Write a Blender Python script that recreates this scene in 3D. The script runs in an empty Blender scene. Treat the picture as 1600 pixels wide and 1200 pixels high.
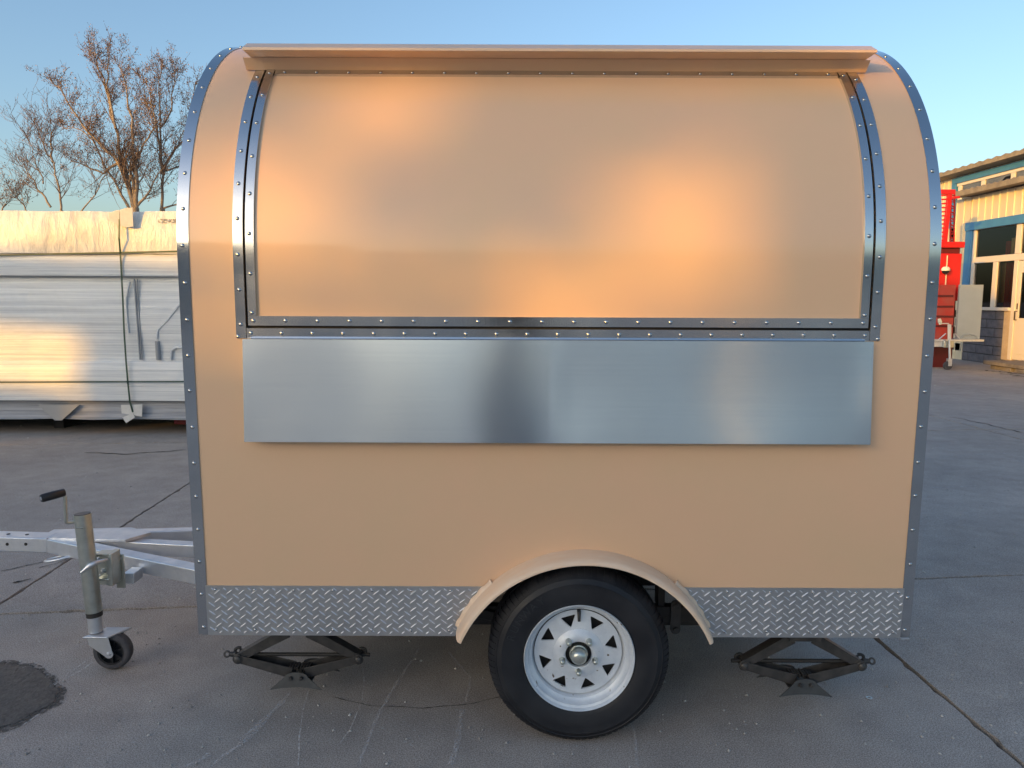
import bpy, bmesh, math, random
from mathutils import Vector, Matrix, noise
random.seed(7)
R = math.radians
scene = bpy.context.scene
C = scene.collection

# ------------------------------------------------------------------ camera
H = 1.39
PITCH = R(6.5)
ROLL = 0.0042
FPX = 1180.0
cam_d = bpy.data.cameras.new('camera')
cam_d.sensor_width = 36.0
cam_d.lens = FPX / 1600 * 36
cam_d.clip_start = 0.05
cam_d.clip_end = 3000
cam = bpy.data.objects.new('camera', cam_d)
C.objects.link(cam)
cam.matrix_world = Matrix.Translation((0, 0, H)) @ Matrix.Rotation(R(90) - PITCH, 4, 'X') @ Matrix.Rotation(ROLL, 4, 'Z')
scene.camera = cam

# ------------------------------------------------------------------ sky, sun, exposure
SUN_AZ = math.atan2(0.669, 0.743)      # the sun stands low behind the photographer, to the left
SUN_EL = R(8.9)
to_sun = Vector((-math.sin(SUN_AZ) * math.cos(SUN_EL), -math.cos(SUN_AZ) * math.cos(SUN_EL), math.sin(SUN_EL)))
world = bpy.data.worlds.new('World')
scene.world = world
world.use_nodes = True
nt = world.node_tree
nt.nodes.clear()
sky = nt.nodes.new('ShaderNodeTexSky')
sky.sky_type = 'NISHITA'
sky.sun_disc = False
sky.sun_elevation = SUN_EL
# sun_rotation runs clockwise from +Y seen from above
sky.sun_rotation = math.atan2(to_sun.x, to_sun.y) % (2 * math.pi)
sky.altitude = 0
sky.air_density = 1.0
sky.dust_density = 2.5
sky.ozone_density = 2.2
bg = nt.nodes.new('ShaderNodeBackground')
bg.inputs['Strength'].default_value = 0.14
wo = nt.nodes.new('ShaderNodeOutputWorld')
nt.links.new(sky.outputs[0], bg.inputs[0])
nt.links.new(bg.outputs[0], wo.inputs[0])
sun_d = bpy.data.lights.new('sun', 'SUN')
sun_d.energy = 1.8
sun_d.angle = R(0.53)
sun_d.color = (1.0, 0.48, 0.02)
sun = bpy.data.objects.new('sun', sun_d)
C.objects.link(sun)
sun.rotation_euler = to_sun.to_track_quat('Z', 'Y').to_euler()
scene.view_settings.view_transform = 'Standard'
scene.view_settings.look = 'None'
scene.view_settings.exposure = 1.22
scene.view_settings.gamma = 1.0
scene.view_settings.use_curve_mapping = False

# ------------------------------------------------------------------ helpers
def px(u, v, D):
    """the point of the plane y = D that the photograph shows at pixel u, v"""
    dx, dy = u - 800.0, 600.0 - v
    cr, sr = math.cos(ROLL), math.sin(ROLL)
    a, b = dx * cr - dy * sr, dx * sr + dy * cr
    yy = FPX * math.cos(PITCH) + b * math.sin(PITCH)
    zz = -FPX * math.sin(PITCH) + b * math.cos(PITCH)
    t = D / yy
    return Vector((a * t, D, H + zz * t))


def node(nt, kind, **kw):
    n = nt.nodes.new(kind)
    for k, v in kw.items():
        if k in n.inputs:
            n.inputs[k].default_value = v
        else:
            setattr(n, k, v)
    return n


def mat(name, col, rough=0.5, metal=0.0, col2=None, nscale=4.0, nstretch=(1, 1, 1), rough2=None,
        bump=0.0, bscale=40.0, bstretch=(1, 1, 1), bdist=0.01, detail=5.0, spec=0.5, coat=0.0, coatr=0.1,
        aniso=0.0, contrast=(0.35, 0.65), trans=0.0, sub=None):
    m = bpy.data.materials.new(name)
    m.use_nodes = True
    nt = m.node_tree
    b = nt.nodes['Principled BSDF']
    b.inputs['Base Color'].default_value = (*col, 1)
    b.inputs['Roughness'].default_value = rough
    b.inputs['Metallic'].default_value = metal
    b.inputs['Specular IOR Level'].default_value = spec
    b.inputs['Coat Weight'].default_value = coat
    b.inputs['Coat Roughness'].default_value = coatr
    b.inputs['Anisotropic'].default_value = aniso
    b.inputs['Transmission Weight'].default_value = trans
    tc = nt.nodes.new('ShaderNodeTexCoord')
    L = nt.links.new
    if col2 is not None or rough2 is not None:
        mp = node(nt, 'ShaderNodeMapping')
        mp.inputs['Scale'].default_value = nstretch
        L(tc.outputs['Object'], mp.inputs[0])
        no = node(nt, 'ShaderNodeTexNoise')
        no.inputs['Scale'].default_value = nscale
        no.inputs['Detail'].default_value = detail
        no.inputs['Roughness'].default_value = 0.62
        L(mp.outputs[0], no.inputs['Vector'])
        cr = node(nt, 'ShaderNodeMapRange')
        cr.inputs[1].default_value, cr.inputs[2].default_value = contrast
        L(no.outputs[0], cr.inputs[0])
        if col2 is not None:
            mx = node(nt, 'ShaderNodeMix', data_type='RGBA')
            mx.inputs[6].default_value = (*col, 1)
            mx.inputs[7].default_value = (*col2, 1)
            L(cr.outputs[0], mx.inputs[0])
            L(mx.outputs[2], b.inputs['Base Color'])
        if rough2 is not None:
            mr = node(nt, 'ShaderNodeMapRange')
            mr.inputs[3].default_value, mr.inputs[4].default_value = rough, rough2
            L(cr.outputs[0], mr.inputs[0])
            L(mr.outputs[0], b.inputs['Roughness'])
    if bump:
        mp2 = node(nt, 'ShaderNodeMapping')
        mp2.inputs['Scale'].default_value = bstretch
        L(tc.outputs['Object'], mp2.inputs[0])
        n2 = node(nt, 'ShaderNodeTexNoise')
        n2.inputs['Scale'].default_value = bscale
        n2.inputs['Detail'].default_value = 4
        L(mp2.outputs[0], n2.inputs['Vector'])
        bu = node(nt, 'ShaderNodeBump')
        bu.inputs['Strength'].default_value = bump
        bu.inputs['Distance'].default_value = bdist
        L(n2.outputs[0], bu.inputs['Height'])
        L(bu.outputs[0], b.inputs['Normal'])
    return m


class MB:
    """collects simple solids, built as one mesh object"""
    def __init__(s):
        s.v, s.f = [], []

    def add(s, vs, fs):
        o = len(s.v)
        s.v += [tuple(x) for x in vs]
        s.f += [tuple(i + o for i in f) for f in fs]
        return s

    def box(s, a, b, M=None):
        (x0, y0, z0), (x1, y1, z1) = a, b
        vs = [Vector(p) for p in ((x0, y0, z0), (x1, y0, z0), (x1, y1, z0), (x0, y1, z0), (x0, y0, z1), (x1, y0, z1), (x1, y1, z1), (x0, y1, z1))]
        if M is not None:
            vs = [M @ v for v in vs]
        return s.add(vs, [(0, 3, 2, 1), (4, 5, 6, 7), (0, 1, 5, 4), (1, 2, 6, 5), (2, 3, 7, 6), (3, 0, 4, 7)])

    def bar(s, p, q, w, h, up=(0, 0, 1)):
        p, q = Vector(p), Vector(q)
        d = (q - p)
        L = d.length
        d.normalize()
        up = Vector(up)
        side = d.cross(up).normalized()
        up = side.cross(d).normalized()
        M = Matrix((side, d, up)).transposed().to_4x4()
        M.translation = p
        return s.box((-w / 2, 0, -h / 2), (w / 2, L, h / 2), M)

    def tube(s, pts, rad, n=8, cap=True):
        pts = [Vector(p) for p in pts]
        if not hasattr(rad, '__len__'):
            rad = [rad] * len(pts)
        prev = None
        vs = []
        for i, p in enumerate(pts):
            d = (pts[min(i + 1, len(pts) - 1)] - pts[max(i - 1, 0)])
            if d.length < 1e-9:
                d = Vector((0, 0, 1))
            d.normalize()
            if prev is None:
                prev = d.orthogonal().normalized()
            e = prev - d * prev.dot(d)
            if e.length < 1e-6:
                e = d.orthogonal()
            e.normalize()
            prev = e
            g = d.cross(e)
            for k in range(n):
                a = 2 * math.pi * k / n
                vs.append(p + (e * math.cos(a) + g * math.sin(a)) * rad[i])
        fs = []
        for i in range(len(pts) - 1):
            for k in range(n):
                a, b = i * n + k, i * n + (k + 1) % n
                fs.append((a, b, b + n, a + n))
        if cap:
            fs.append(tuple(reversed(range(n))))
            fs.append(tuple(range((len(pts) - 1) * n, len(pts) * n)))
        return s.add(vs, fs)

    def lathe(s, prof, c, axis='Y', n=48, close=False):
        """prof: (radius, along) pairs"""
        vs, fs = [], []
        c = Vector(c)
        for r, a in prof:
            for k in range(n):
                t = 2 * math.pi * k / n
                if axis == 'Y':
                    vs.append(c + Vector((r * math.cos(t), a, r * math.sin(t))))
                elif axis == 'X':
                    vs.append(c + Vector((a, r * math.cos(t), r * math.sin(t))))
                else:
                    vs.append(c + Vector((r * math.cos(t), r * math.sin(t), a)))
        m = len(prof)
        for i in range(m if close else m - 1):
            j = (i + 1) % m
            for k in range(n):
                l = (k + 1) % n
                fs.append((i * n + k, i * n + l, j * n + l, j * n + k))
        return s.add(vs, fs)

    def prism(s, poly, y0, y1, axis='Y'):
        """poly of (x, z) swept along y, or (x, y) swept along z, or (y, z) along x"""
        def P(a, b, t):
            return {'Y': (a, t, b), 'Z': (a, b, t), 'X': (t, a, b)}[axis]
        n = len(poly)
        vs = [P(a, b, y0) for a, b in poly] + [P(a, b, y1) for a, b in poly]
        fs = [tuple(range(n)), tuple(reversed(range(n, 2 * n)))]
        for i in range(n):
            j = (i + 1) % n
            fs.append((j, i, i + n, j + n))
        return s.add(vs, fs)

    def build(s, name, m, parent=None, smooth=None, bevel=0, segs=2, fix=True):
        me = bpy.data.meshes.new(name)
        me.from_pydata(s.v, [], s.f)
        if fix:
            bm = bmesh.new()
            bm.from_mesh(me)
            bmesh.ops.recalc_face_normals(bm, faces=bm.faces)
            bm.to_mesh(me)
            bm.free()
        if m is not None:
            me.materials.append(m)
        o = bpy.data.objects.new(name, me)
        C.objects.link(o)
        if bevel:
            bv = o.modifiers.new('bevel', 'BEVEL')
            bv.width = bevel
            bv.segments = segs
            bv.limit_method = 'ANGLE'
            bv.angle_limit = R(40)
            if smooth is None:
                smooth = 50
        if smooth is not None:
            me.polygons.foreach_set('use_smooth', [True] * len(me.polygons))
            me.set_sharp_from_angle(angle=R(smooth))
        if parent is not None:
            attach(o, parent)
        return o


def attach(o, parent):
    o.parent = parent
    top = parent
    while top.parent is not None:
        top = top.parent
    if parent is top and top.type == 'EMPTY':
        o.matrix_parent_inverse = Matrix.Translation(-top.location)


def thing(name, loc, label, cat, group=None):
    o = bpy.data.objects.new(name, None)
    o.empty_display_size = 0.1
    C.objects.link(o)
    o.location = loc
    o['label'] = label
    o['category'] = cat
    if group:
        o['group'] = group
    return o


def tag(o, label, cat, group=None):
    o['label'] = label
    o['category'] = cat
    if group:
        o['group'] = group
    return o


def copy_part(src, M, parent):
    """another object on the same mesh; M places it"""
    c = src.copy()
    C.objects.link(c)
    c.parent = parent
    c.matrix_parent_inverse = Matrix.Identity(4)
    if parent is not None and parent.parent is None and parent.type == 'EMPTY':
        c.matrix_parent_inverse = Matrix.Translation(-parent.location)
    c.matrix_basis = M
    return c


# ------------------------------------------------------------------ materials
def paint_tan():
    m = mat('tan_paint', (0.785, 0.500, 0.312), rough=0.36, spec=0.45, rough2=0.44, nscale=2.2,
            col2=(0.755, 0.502, 0.306), bump=0.035, bscale=3.2, bdist=0.02, coat=0.75, coatr=0.09)
    return m


def steel(name, rough, stretch, strength=0.12, wav=0.0, col=(0.62, 0.63, 0.64), aniso=0.0, smudge=0.12, wscale=2.0):
    m = bpy.data.materials.new(name)
    m.use_nodes = True
    nt = m.node_tree
    L = nt.links.new
    b = nt.nodes['Principled BSDF']
    b.inputs['Base Color'].default_value = (*col, 1)
    b.inputs['Metallic'].default_value = 1
    b.inputs['Anisotropic'].default_value = aniso
    tc = nt.nodes.new('ShaderNodeTexCoord')
    mp = node(nt, 'ShaderNodeMapping')
    mp.inputs['Scale'].default_value = stretch
    L(tc.outputs['Object'], mp.inputs[0])
    n1 = node(nt, 'ShaderNodeTexNoise')
    n1.inputs['Scale'].default_value = 1.0
    n1.inputs['Detail'].default_value = 3
    L(mp.outputs[0], n1.inputs['Vector'])
    n2 = node(nt, 'ShaderNodeTexNoise')
    n2.inputs['Scale'].default_value = 5
    n2.inputs['Detail'].default_value = 2
    L(tc.outputs['Object'], n2.inputs['Vector'])
    mr = node(nt, 'ShaderNodeMapRange')
    mr.inputs[1].default_value, mr.inputs[2].default_value = 0.35, 0.7
    mr.inputs[3].default_value, mr.inputs[4].default_value = rough, rough + smudge
    L(n2.outputs[0], mr.inputs[0])
    L(mr.outputs[0], b.inputs['Roughness'])
    if aniso:
        mg = node(nt, 'ShaderNodeMapping'); mg.inputs['Scale'].default_value = (2.0, 1, 120)
        L(tc.outputs['Object'], mg.inputs[0])
        ng = node(nt, 'ShaderNodeTexNoise'); ng.inputs['Scale'].default_value = 1.0; ng.inputs['Detail'].default_value = 5; ng.inputs['Roughness'].default_value = 0.7
        L(mg.outputs[0], ng.inputs['Vector'])
        ns = node(nt, 'ShaderNodeTexNoise'); ns.inputs['Scale'].default_value = 6.0; ns.inputs['Detail'].default_value = 4
        L(tc.outputs['Object'], ns.inputs['Vector'])
        ad = node(nt, 'ShaderNodeMath', operation='ADD')
        L(ng.outputs[0], ad.inputs[0]); L(ns.outputs[0], ad.inputs[1])
        mc = node(nt, 'ShaderNodeMapRange'); mc.inputs[1].default_value, mc.inputs[2].default_value = 0.75, 1.25
        L(ad.outputs[0], mc.inputs[0])
        mx = node(nt, 'ShaderNodeMix', data_type='RGBA')
        mx.inputs[6].default_value = (col[0] * 0.95, col[1] * 0.95, col[2] * 0.95, 1); mx.inputs[7].default_value = (col[0] * 1.02, col[1] * 1.01, col[2] * 0.99, 1)
        L(mc.outputs[0], mx.inputs[0]); L(mx.outputs[2], b.inputs['Base Color'])
        tg = nt.nodes.new('ShaderNodeTangent')
        tg.direction_type = 'RADIAL'
        tg.axis = 'Z'
        L(tg.outputs[0], b.inputs['Tangent'])
        b.inputs['Anisotropic Rotation'].default_value = 0.25
    bu = node(nt, 'ShaderNodeBump')
    bu.inputs['Strength'].default_value = strength
    bu.inputs['Distance'].default_value = 0.0006
    L(n1.outputs[0], bu.inputs['Height'])
    if wav:
        n3 = node(nt, 'ShaderNodeTexNoise')
        n3.inputs['Scale'].default_value = wscale
        n3.inputs['Detail'].default_value = 1
        L(tc.outputs['Object'], n3.inputs['Vector'])
        b2 = node(nt, 'ShaderNodeBump')
        b2.inputs['Strength'].default_value = 1.0
        b2.inputs['Distance'].default_value = wav
        L(n3.outputs[0], b2.inputs['Height'])
        L(bu.outputs[0], b2.inputs['Normal'])
        L(b2.outputs[0], b.inputs['Normal'])
    else:
        L(bu.outputs[0], b.inputs['Normal'])
    return m


M = {}
M['tan'] = paint_tan()
M['tan_fender'] = mat('tan_fender_paint', (0.80, 0.57, 0.39), rough=0.38, col2=(0.82, 0.63, 0.47), nscale=14,
                      nstretch=(1, 4, 1), bump=0.08, bscale=60, bdist=0.003)
M['edge_steel'] = steel('edge_trim_steel', 0.10, (300, 300, 2), 0.06, wav=0.006, col=(0.66, 0.67, 0.68), smudge=0.05)
M['trim_steel'] = steel('frame_trim_steel', 0.14, (400, 400, 3), 0.12, wav=0.004, col=(0.66, 0.66, 0.66))
M['shelf_steel'] = steel('brushed_shelf_steel', 0.20, (8, 900, 900), 0.0, wav=0.0, col=(0.80, 0.82, 0.85), aniso=0.85, smudge=0.0, wscale=1.3)
M['plate_steel'] = mat('tread_plate_metal', (0.53, 0.535, 0.55), rough=0.42, metal=0.8, col2=(0.45, 0.455, 0.47), nscale=6, bump=0.1, bscale=300, bdist=0.0005)
M['bar_steel'] = mat('worn_glint_bars', (0.90, 0.90, 0.92), rough=0.30, metal=0.55)  # paler than the plate: worn metal plus a glint put into the colour
M['rivet'] = mat('rivet_metal', (0.52, 0.52, 0.52), rough=0.22, metal=1.0)
M['galv'] = mat('galvanised_steel', (0.76, 0.79, 0.84), rough=0.34, metal=0.85, col2=(0.62, 0.65, 0.69), nscale=14, rough2=0.5, contrast=(0.3, 0.7), bump=0.05, bscale=50)
M['zinc'] = mat('yellowish_zinc', (0.62, 0.64, 0.59), rough=0.32, metal=0.85, col2=(0.50, 0.52, 0.47), nscale=22, bump=0.05, bscale=80)
M['black_metal'] = mat('black_painted_metal', (0.042, 0.040, 0.040), rough=0.42, col2=(0.09, 0.083, 0.078), nscale=25, contrast=(0.4, 0.8))
M['black'] = mat('black_seal_and_voids', (0.012, 0.012, 0.013), rough=0.6)
M['plastic'] = mat('black_plastic', (0.02, 0.02, 0.022), rough=0.35)
M['chassis'] = mat('dark_chassis', (0.02, 0.02, 0.022), rough=0.6, col2=(0.04, 0.035, 0.03), nscale=12)
M['tyre'] = mat('tyre_rubber', (0.008, 0.009, 0.013), rough=0.5, col2=(0.024, 0.025, 0.030), nscale=9, contrast=(0.4, 0.75), bump=0.15, bscale=120, bdist=0.001, rough2=0.7)
M['jockey_tyre'] = mat('worn_grey_rubber', (0.05, 0.048, 0.055), rough=0.75, col2=(0.09, 0.085, 0.09), nscale=30, bump=0.2, bscale=80)
M['rim'] = mat('galvanised_rim', (0.74, 0.78, 0.82), rough=0.42, metal=0.25, col2=(0.62, 0.66, 0.71), nscale=18, rough2=0.55, bump=0.12, bscale=90, bdist=0.001)
M['hinge_dark'] = mat('dark_piano_hinge', (0.10, 0.08, 0.06), rough=0.4, metal=0.8)


def rim_dirt():
    m = M['rim']
    nt = m.node_tree
    L = nt.links.new
    b = nt.nodes['Principled BSDF']
    src = b.inputs['Base Color'].links[0].from_socket
    tc = nt.nodes.new('ShaderNodeTexCoord')
    n = node(nt, 'ShaderNodeTexNoise')
    n.inputs['Scale'].default_value = 42
    n.inputs['Detail'].default_value = 2
    L(tc.outputs['Object'], n.inputs['Vector'])
    mr = node(nt, 'ShaderNodeMapRange')
    mr.inputs[1].default_value, mr.inputs[2].default_value = 0.70, 0.74
    L(n.outputs[0], mr.inputs[0])
    mx = node(nt, 'ShaderNodeMix', data_type='RGBA')
    L(mr.outputs[0], mx.inputs[0])
    L(src, mx.inputs[6])
    mx.inputs[7].default_value = (0.16, 0.13, 0.10, 1)
    L(mx.outputs[2], b.inputs['Base Color'])


rim_dirt()


def ground_mat(name, c1, c2, c3):
    m = bpy.data.materials.new(name)
    m.use_nodes = True
    nt = m.node_tree
    L = nt.links.new
    b = nt.nodes['Principled BSDF']
    b.inputs['Roughness'].default_value = 0.8
    b.inputs['Specular IOR Level'].default_value = 0.35
    geo = nt.nodes.new('ShaderNodeNewGeometry')
    big = node(nt, 'ShaderNodeTexNoise'); big.inputs['Scale'].default_value = 0.9; big.inputs['Detail'].default_value = 7; big.inputs['Roughness'].default_value = 0.6
    mid = node(nt, 'ShaderNodeTexNoise'); mid.inputs['Scale'].default_value = 7; mid.inputs['Detail'].default_value = 5
    fine = node(nt, 'ShaderNodeTexNoise'); fine.inputs['Scale'].default_value = 240; fine.inputs['Detail'].default_value = 3
    spk = node(nt, 'ShaderNodeTexNoise'); spk.inputs['Scale'].default_value = 95; spk.inputs['Detail'].default_value = 1
    st = node(nt, 'ShaderNodeTexNoise'); st.inputs['Scale'].default_value = 1.0; st.inputs['Detail'].default_value = 8
    mp = node(nt, 'ShaderNodeMapping'); mp.inputs['Scale'].default_value = (0.8, 5.0, 1); mp.inputs['Rotation'].default_value = (0, 0, R(12))
    L(geo.outputs['Position'], mp.inputs[0]); L(mp.outputs[0], st.inputs['Vector'])
    for n in (big, mid, fine, spk):
        L(geo.outputs['Position'], n.inputs['Vector'])

    def rng(src, a, c, d=0.0, e=1.0):
        r = node(nt, 'ShaderNodeMapRange')
        r.inputs[1].default_value, r.inputs[2].default_value, r.inputs[3].default_value, r.inputs[4].default_value = a, c, d, e
        L(src, r.inputs[0])
        return r.outputs[0]

    def mix(f, a, c):
        x = node(nt, 'ShaderNodeMix', data_type='RGBA')
        for i, s_ in ((0, f), (6, a), (7, c)):
            if isinstance(s_, (float, int)):
                x.inputs[i].default_value = s_
            elif isinstance(s_, tuple):
                x.inputs[i].default_value = (*s_, 1)
            else:
                L(s_, x.inputs[i])
        return x.outputs[2]

    def mul(a, k):
        x = node(nt, 'ShaderNodeMix', data_type='RGBA', blend_type='MULTIPLY')
        x.inputs[0].default_value = 1
        L(a, x.inputs[6]); L(k, x.inputs[7])
        return x.outputs[2]
    col = mix(rng(big.outputs[0], 0.35, 0.65), c1, c2)
    col = mix(rng(st.outputs[0], 0.45, 0.75, 0, 0.35), col, c3)
    col = mul(col, rng(mid.outputs[0], 0.3, 0.7, 0.90, 1.09))
    col = mul(col, rng(fine.outputs[0], 0.32, 0.68, 0.52, 1.45))
    col = mix(rng(spk.outputs[0], 0.68, 0.72, 0, 0.7), col, (0.45, 0.45, 0.44))
    L(col, b.inputs['Base Color'])
    bu = node(nt, 'ShaderNodeBump'); bu.inputs['Strength'].default_value = 0.25; bu.inputs['Distance'].default_value = 0.003
    L(fine.outputs[0], bu.inputs['Height'])
    bu2 = node(nt, 'ShaderNodeBump'); bu2.inputs['Strength'].default_value = 0.15; bu2.inputs['Distance'].default_value = 0.015
    L(mid.outputs[0], bu2.inputs['Height']); L(bu.outputs[0], bu2.inputs['Normal'])
    L(bu2.outputs[0], b.inputs['Normal'])
    L(rng(big.outputs[0], 0.4, 0.7, 0.86, 0.62), b.inputs['Roughness'])
    return m


M['concrete'] = ground_mat('yard_concrete', (0.340, 0.300, 0.272), (0.400, 0.355, 0.322), (0.285, 0.255, 0.236))
M['earth'] = mat('dark_joint_dirt', (0.010, 0.010, 0.010), rough=0.95, col2=(0.025, 0.023, 0.022), nscale=60)


def masked(name, col, thr=(0.5, 0.6), scale=60, stretch=(1, 1, 1), rough=0.85, metal=0.0, amount=1.0):
    """material broken up by noise alpha: scuffs and stains with ragged edges"""
    m = bpy.data.materials.new(name)
    m.use_nodes = True
    nt = m.node_tree
    L = nt.links.new
    b = nt.nodes['Principled BSDF']
    b.inputs['Base Color'].default_value = (*col, 1)
    b.inputs['Roughness'].default_value = rough
    geo = nt.nodes.new('ShaderNodeNewGeometry')
    mp = node(nt, 'ShaderNodeMapping'); mp.inputs['Scale'].default_value = stretch
    L(geo.outputs['Position'], mp.inputs[0])
    n = node(nt, 'ShaderNodeTexNoise'); n.inputs['Scale'].default_value = scale; n.inputs['Detail'].default_value = 4
    L(mp.outputs[0], n.inputs['Vector'])
    r = node(nt, 'ShaderNodeMapRange')
    r.inputs[1].default_value, r.inputs[2].default_value = thr
    r.inputs[4].default_value = amount
    L(n.outputs[0], r.inputs[0])
    L(r.outputs[0], b.inputs['Alpha'])
    return m


M['scuff'] = masked('pale_tyre_scuff', (0.72, 0.72, 0.74), thr=(0.46, 0.66), scale=170, amount=0.60)
M['scuff_fine'] = masked('pale_scratch', (0.78, 0.76, 0.74), thr=(0.40, 0.60), scale=90, amount=0.65)
M['crack'] = mat('crack_filler', (0.018, 0.017, 0.017), rough=0.9)

# ------------------------------------------------------------------ ground: concrete slabs with open joints
gb = MB()
gb.add([(-400, -400, -0.03), (400, -400, -0.03), (400, 600, -0.03), (-400, 600, -0.03)], [(0, 1, 2, 3)])
ground = gb.build('ground', M['earth'])
ground['kind'] = 'structure'


def ground_pt(u, v):
    """the ground point seen at pixel u, v"""
    p = px(u, v, 1.0) - Vector((0, 0, H))
    return Vector((p.x, p.y, 0)) * (H / -p.z)


_a, _b = ground_pt(1375, 1003), ground_pt(1600, 1196)
_c, _d = ground_pt(305, 948), ground_pt(1425, 905)
vy, vx = (_a - _b).normalized(), (_d - _c).normalized()
_t = ((_c - _a).x * vx.y - (_c - _a).y * vx.x) / (vy.x * vx.y - vy.y * vx.x)
GO = _a + vy * _t
_l = ground_pt(150, 848)
_w = _l - GO
ex = vx * -((_w.x * vy.y - _w.y * vy.x) / (vx.x * vy.y - vx.y * vy.x))
ey = vy * 4.05


def slab(i, j):
    o0 = GO + ex * i + ey * j
    rng = random.Random(i * 31 + j * 7 + 1000)
    g = 0.0055
    cx = [o0 + ex.normalized() * g + ey.normalized() * g, o0 + ex - ex.normalized() * g + ey.normalized() * g,
          o0 + ex + ey - ex.normalized() * g - ey.normalized() * g, o0 + ey + ex.normalized() * g - ey.normalized() * g]
    ring = []
    n = 110
    for a in range(4):
        p, q = cx[a], cx[(a + 1) % 4]
        for k in range(n):
            t = k / n
            w = p.lerp(q, t)
            side = (q - p).normalized().cross(Vector((0, 0, 1)))
            am = 0.0 if k == 0 else 1.0
            off = -abs(noise.noise(w * 3.1 + Vector((0, 0, i + 9 * j)))) * 0.007 * am - abs(noise.noise(w * 19)) * 0.008 * am - rng.random() ** 6 * 0.012 * am
            ring.append(w + side * -1 * (-off) * 1.0 if False else w + side * off)
    dz = rng.uniform(-0.001, 0.001)
    m = len(ring)
    vs = [(v.x, v.y, dz) for v in ring] + [(v.x, v.y, -0.05) for v in ring]
    fs = [tuple(range(m))]
    for k in range(m):
        fs.append((k, (k + 1) % m, m + (k + 1) % m, m + k))
    b = MB()
    b.add(vs, fs)
    return b.build('concrete_slab', M['concrete'], ground)


for i in range(-7, 6):
    for j in range(-3, 8):
        slab(i, j)
# the far yard beyond the slabs one can tell apart
far = MB()
P00 = GO + ex * -7 + ey * -3
P10 = GO + ex * 6 + ey * -3
P11 = GO + ex * 6 + ey * 8
P01 = GO + ex * -7 + ey * 8
S = 380
out = [Vector((-S, -S, 0)), Vector((S, -S, 0)), Vector((S, S, 0)), Vector((-S, S, 0))]
inn = [P00, P10, P11, P01]
vs = [(v.x, v.y, -0.002) for v in out + inn]
far.add(vs, [(0, 1, 5, 4), (1, 2, 6, 5), (2, 3, 7, 6), (3, 0, 4, 7)])
fy = far.build('yard', M['concrete'])
fy['kind'] = 'structure'


def strip_on_ground(pts, w, name, m, z, wob=0.25, n=14, parent=ground):
    g = [ground_pt(*p) for p in pts]
    path = []
    for a in range(len(g) - 1):
        for k in range(n):
            path.append(g[a].lerp(g[a + 1], k / n))
    path.append(g[-1])
    vs, fs = [], []
    for i, p in enumerate(path):
        d = (path[min(i + 1, len(path) - 1)] - path[max(i - 1, 0)]).normalized()
        s_ = d.cross(Vector((0, 0, 1)))
        o = noise.noise(p * 9) * w * wob * 4
        ww = w * (0.5 + abs(noise.noise(p * 23 + Vector((5, 5, 5)))) * 1.4)
        if i in (0, len(path) - 1):
            ww *= 0.2
        vs += [p + s_ * (o - ww / 2) + Vector((0, 0, z)), p + s_ * (o + ww / 2) + Vector((0, 0, z))]
    for i in range(len(path) - 1):
        fs.append((2 * i, 2 * i + 1, 2 * i + 3, 2 * i + 2))
    return MB().add(vs, fs).build(name, m, parent, fix=False)


for pts, w in (
        ([(455, 1082), (400, 1145), (330, 1199)], 0.016), ([(655, 1015), (625, 1060), (590, 1120), (560, 1199)], 0.013),
        ([(724, 1110), (716, 1150), (706, 1199)], 0.02), ([(700, 1020), (735, 1060), (728, 1100)], 0.01),
        ([(430, 1110), (370, 1165)], 0.02), ([(985, 1130), (992, 1150), (996, 1199)], 0.009),
        ([(330, 1180), (290, 1199)], 0.018)):
    strip_on_ground(pts, w * 1.25, 'tyre_scuff', M['scuff'], 0.0045, wob=0.08)
for pts, w in (
        ([(290, 912), (200, 975)], 0.004), ([(305, 925), (235, 968), (130, 1048), (40, 1095)], 0.005), ([(245, 925), (215, 950)], 0.004),
        ([(65, 1115), (0, 1160)], 0.006), ([(482, 1080), (474, 1110), (468, 1150), (466, 1199)], 0.004), ([(566, 1035), (569, 1065), (566, 1095), (548, 1140), (530, 1165)], 0.004),
        ([(1440, 718), (1500, 712), (1575, 709)], 0.02), ([(1450, 763), (1535, 760)], 0.016), ([(1502, 661), (1518, 665)], 0.03),
        ([(1472, 982), (1505, 989)], 0.006), ([(1540, 1000), (1570, 1006)], 0.004), ([(180, 1000), (100, 1060), (60, 1085)], 0.004),
        ([(170, 990), (80, 1030), (20, 1050)], 0.004), ([(1585, 716), (1600, 724)], 0.02), ([(60, 1000), (110, 975), (180, 930)], 0.003),
        ([(1580, 1115), (1597, 1120)], 0.004), ([(640, 1165), (655, 1175)], 0.006)):
    strip_on_ground(pts, w, 'scratch', M['scuff_fine'], 0.0045, wob=0.08)
for pts, w in (
        ([(0, 893), (40, 884), (75, 877), (100, 873)], 0.010), ([(60, 888), (90, 881), (108, 872)], 0.007), ([(20, 912), (50, 905)], 0.012),
        ([(520, 1090), (580, 1104), (660, 1108), (740, 1100), (790, 1088)], 0.003), ([(130, 708), (200, 710), (290, 703)], 0.02),
        ([(1490, 652), (1545, 664), (1600, 677)], 0.02), ([(1530, 578), (1562, 581), (1600, 585)], 0.10), ([(1565, 584), (1600, 589)], 0.08)):
    strip_on_ground(pts, w, 'crack', M['crack'], 0.0035, wob=0.5)

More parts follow.
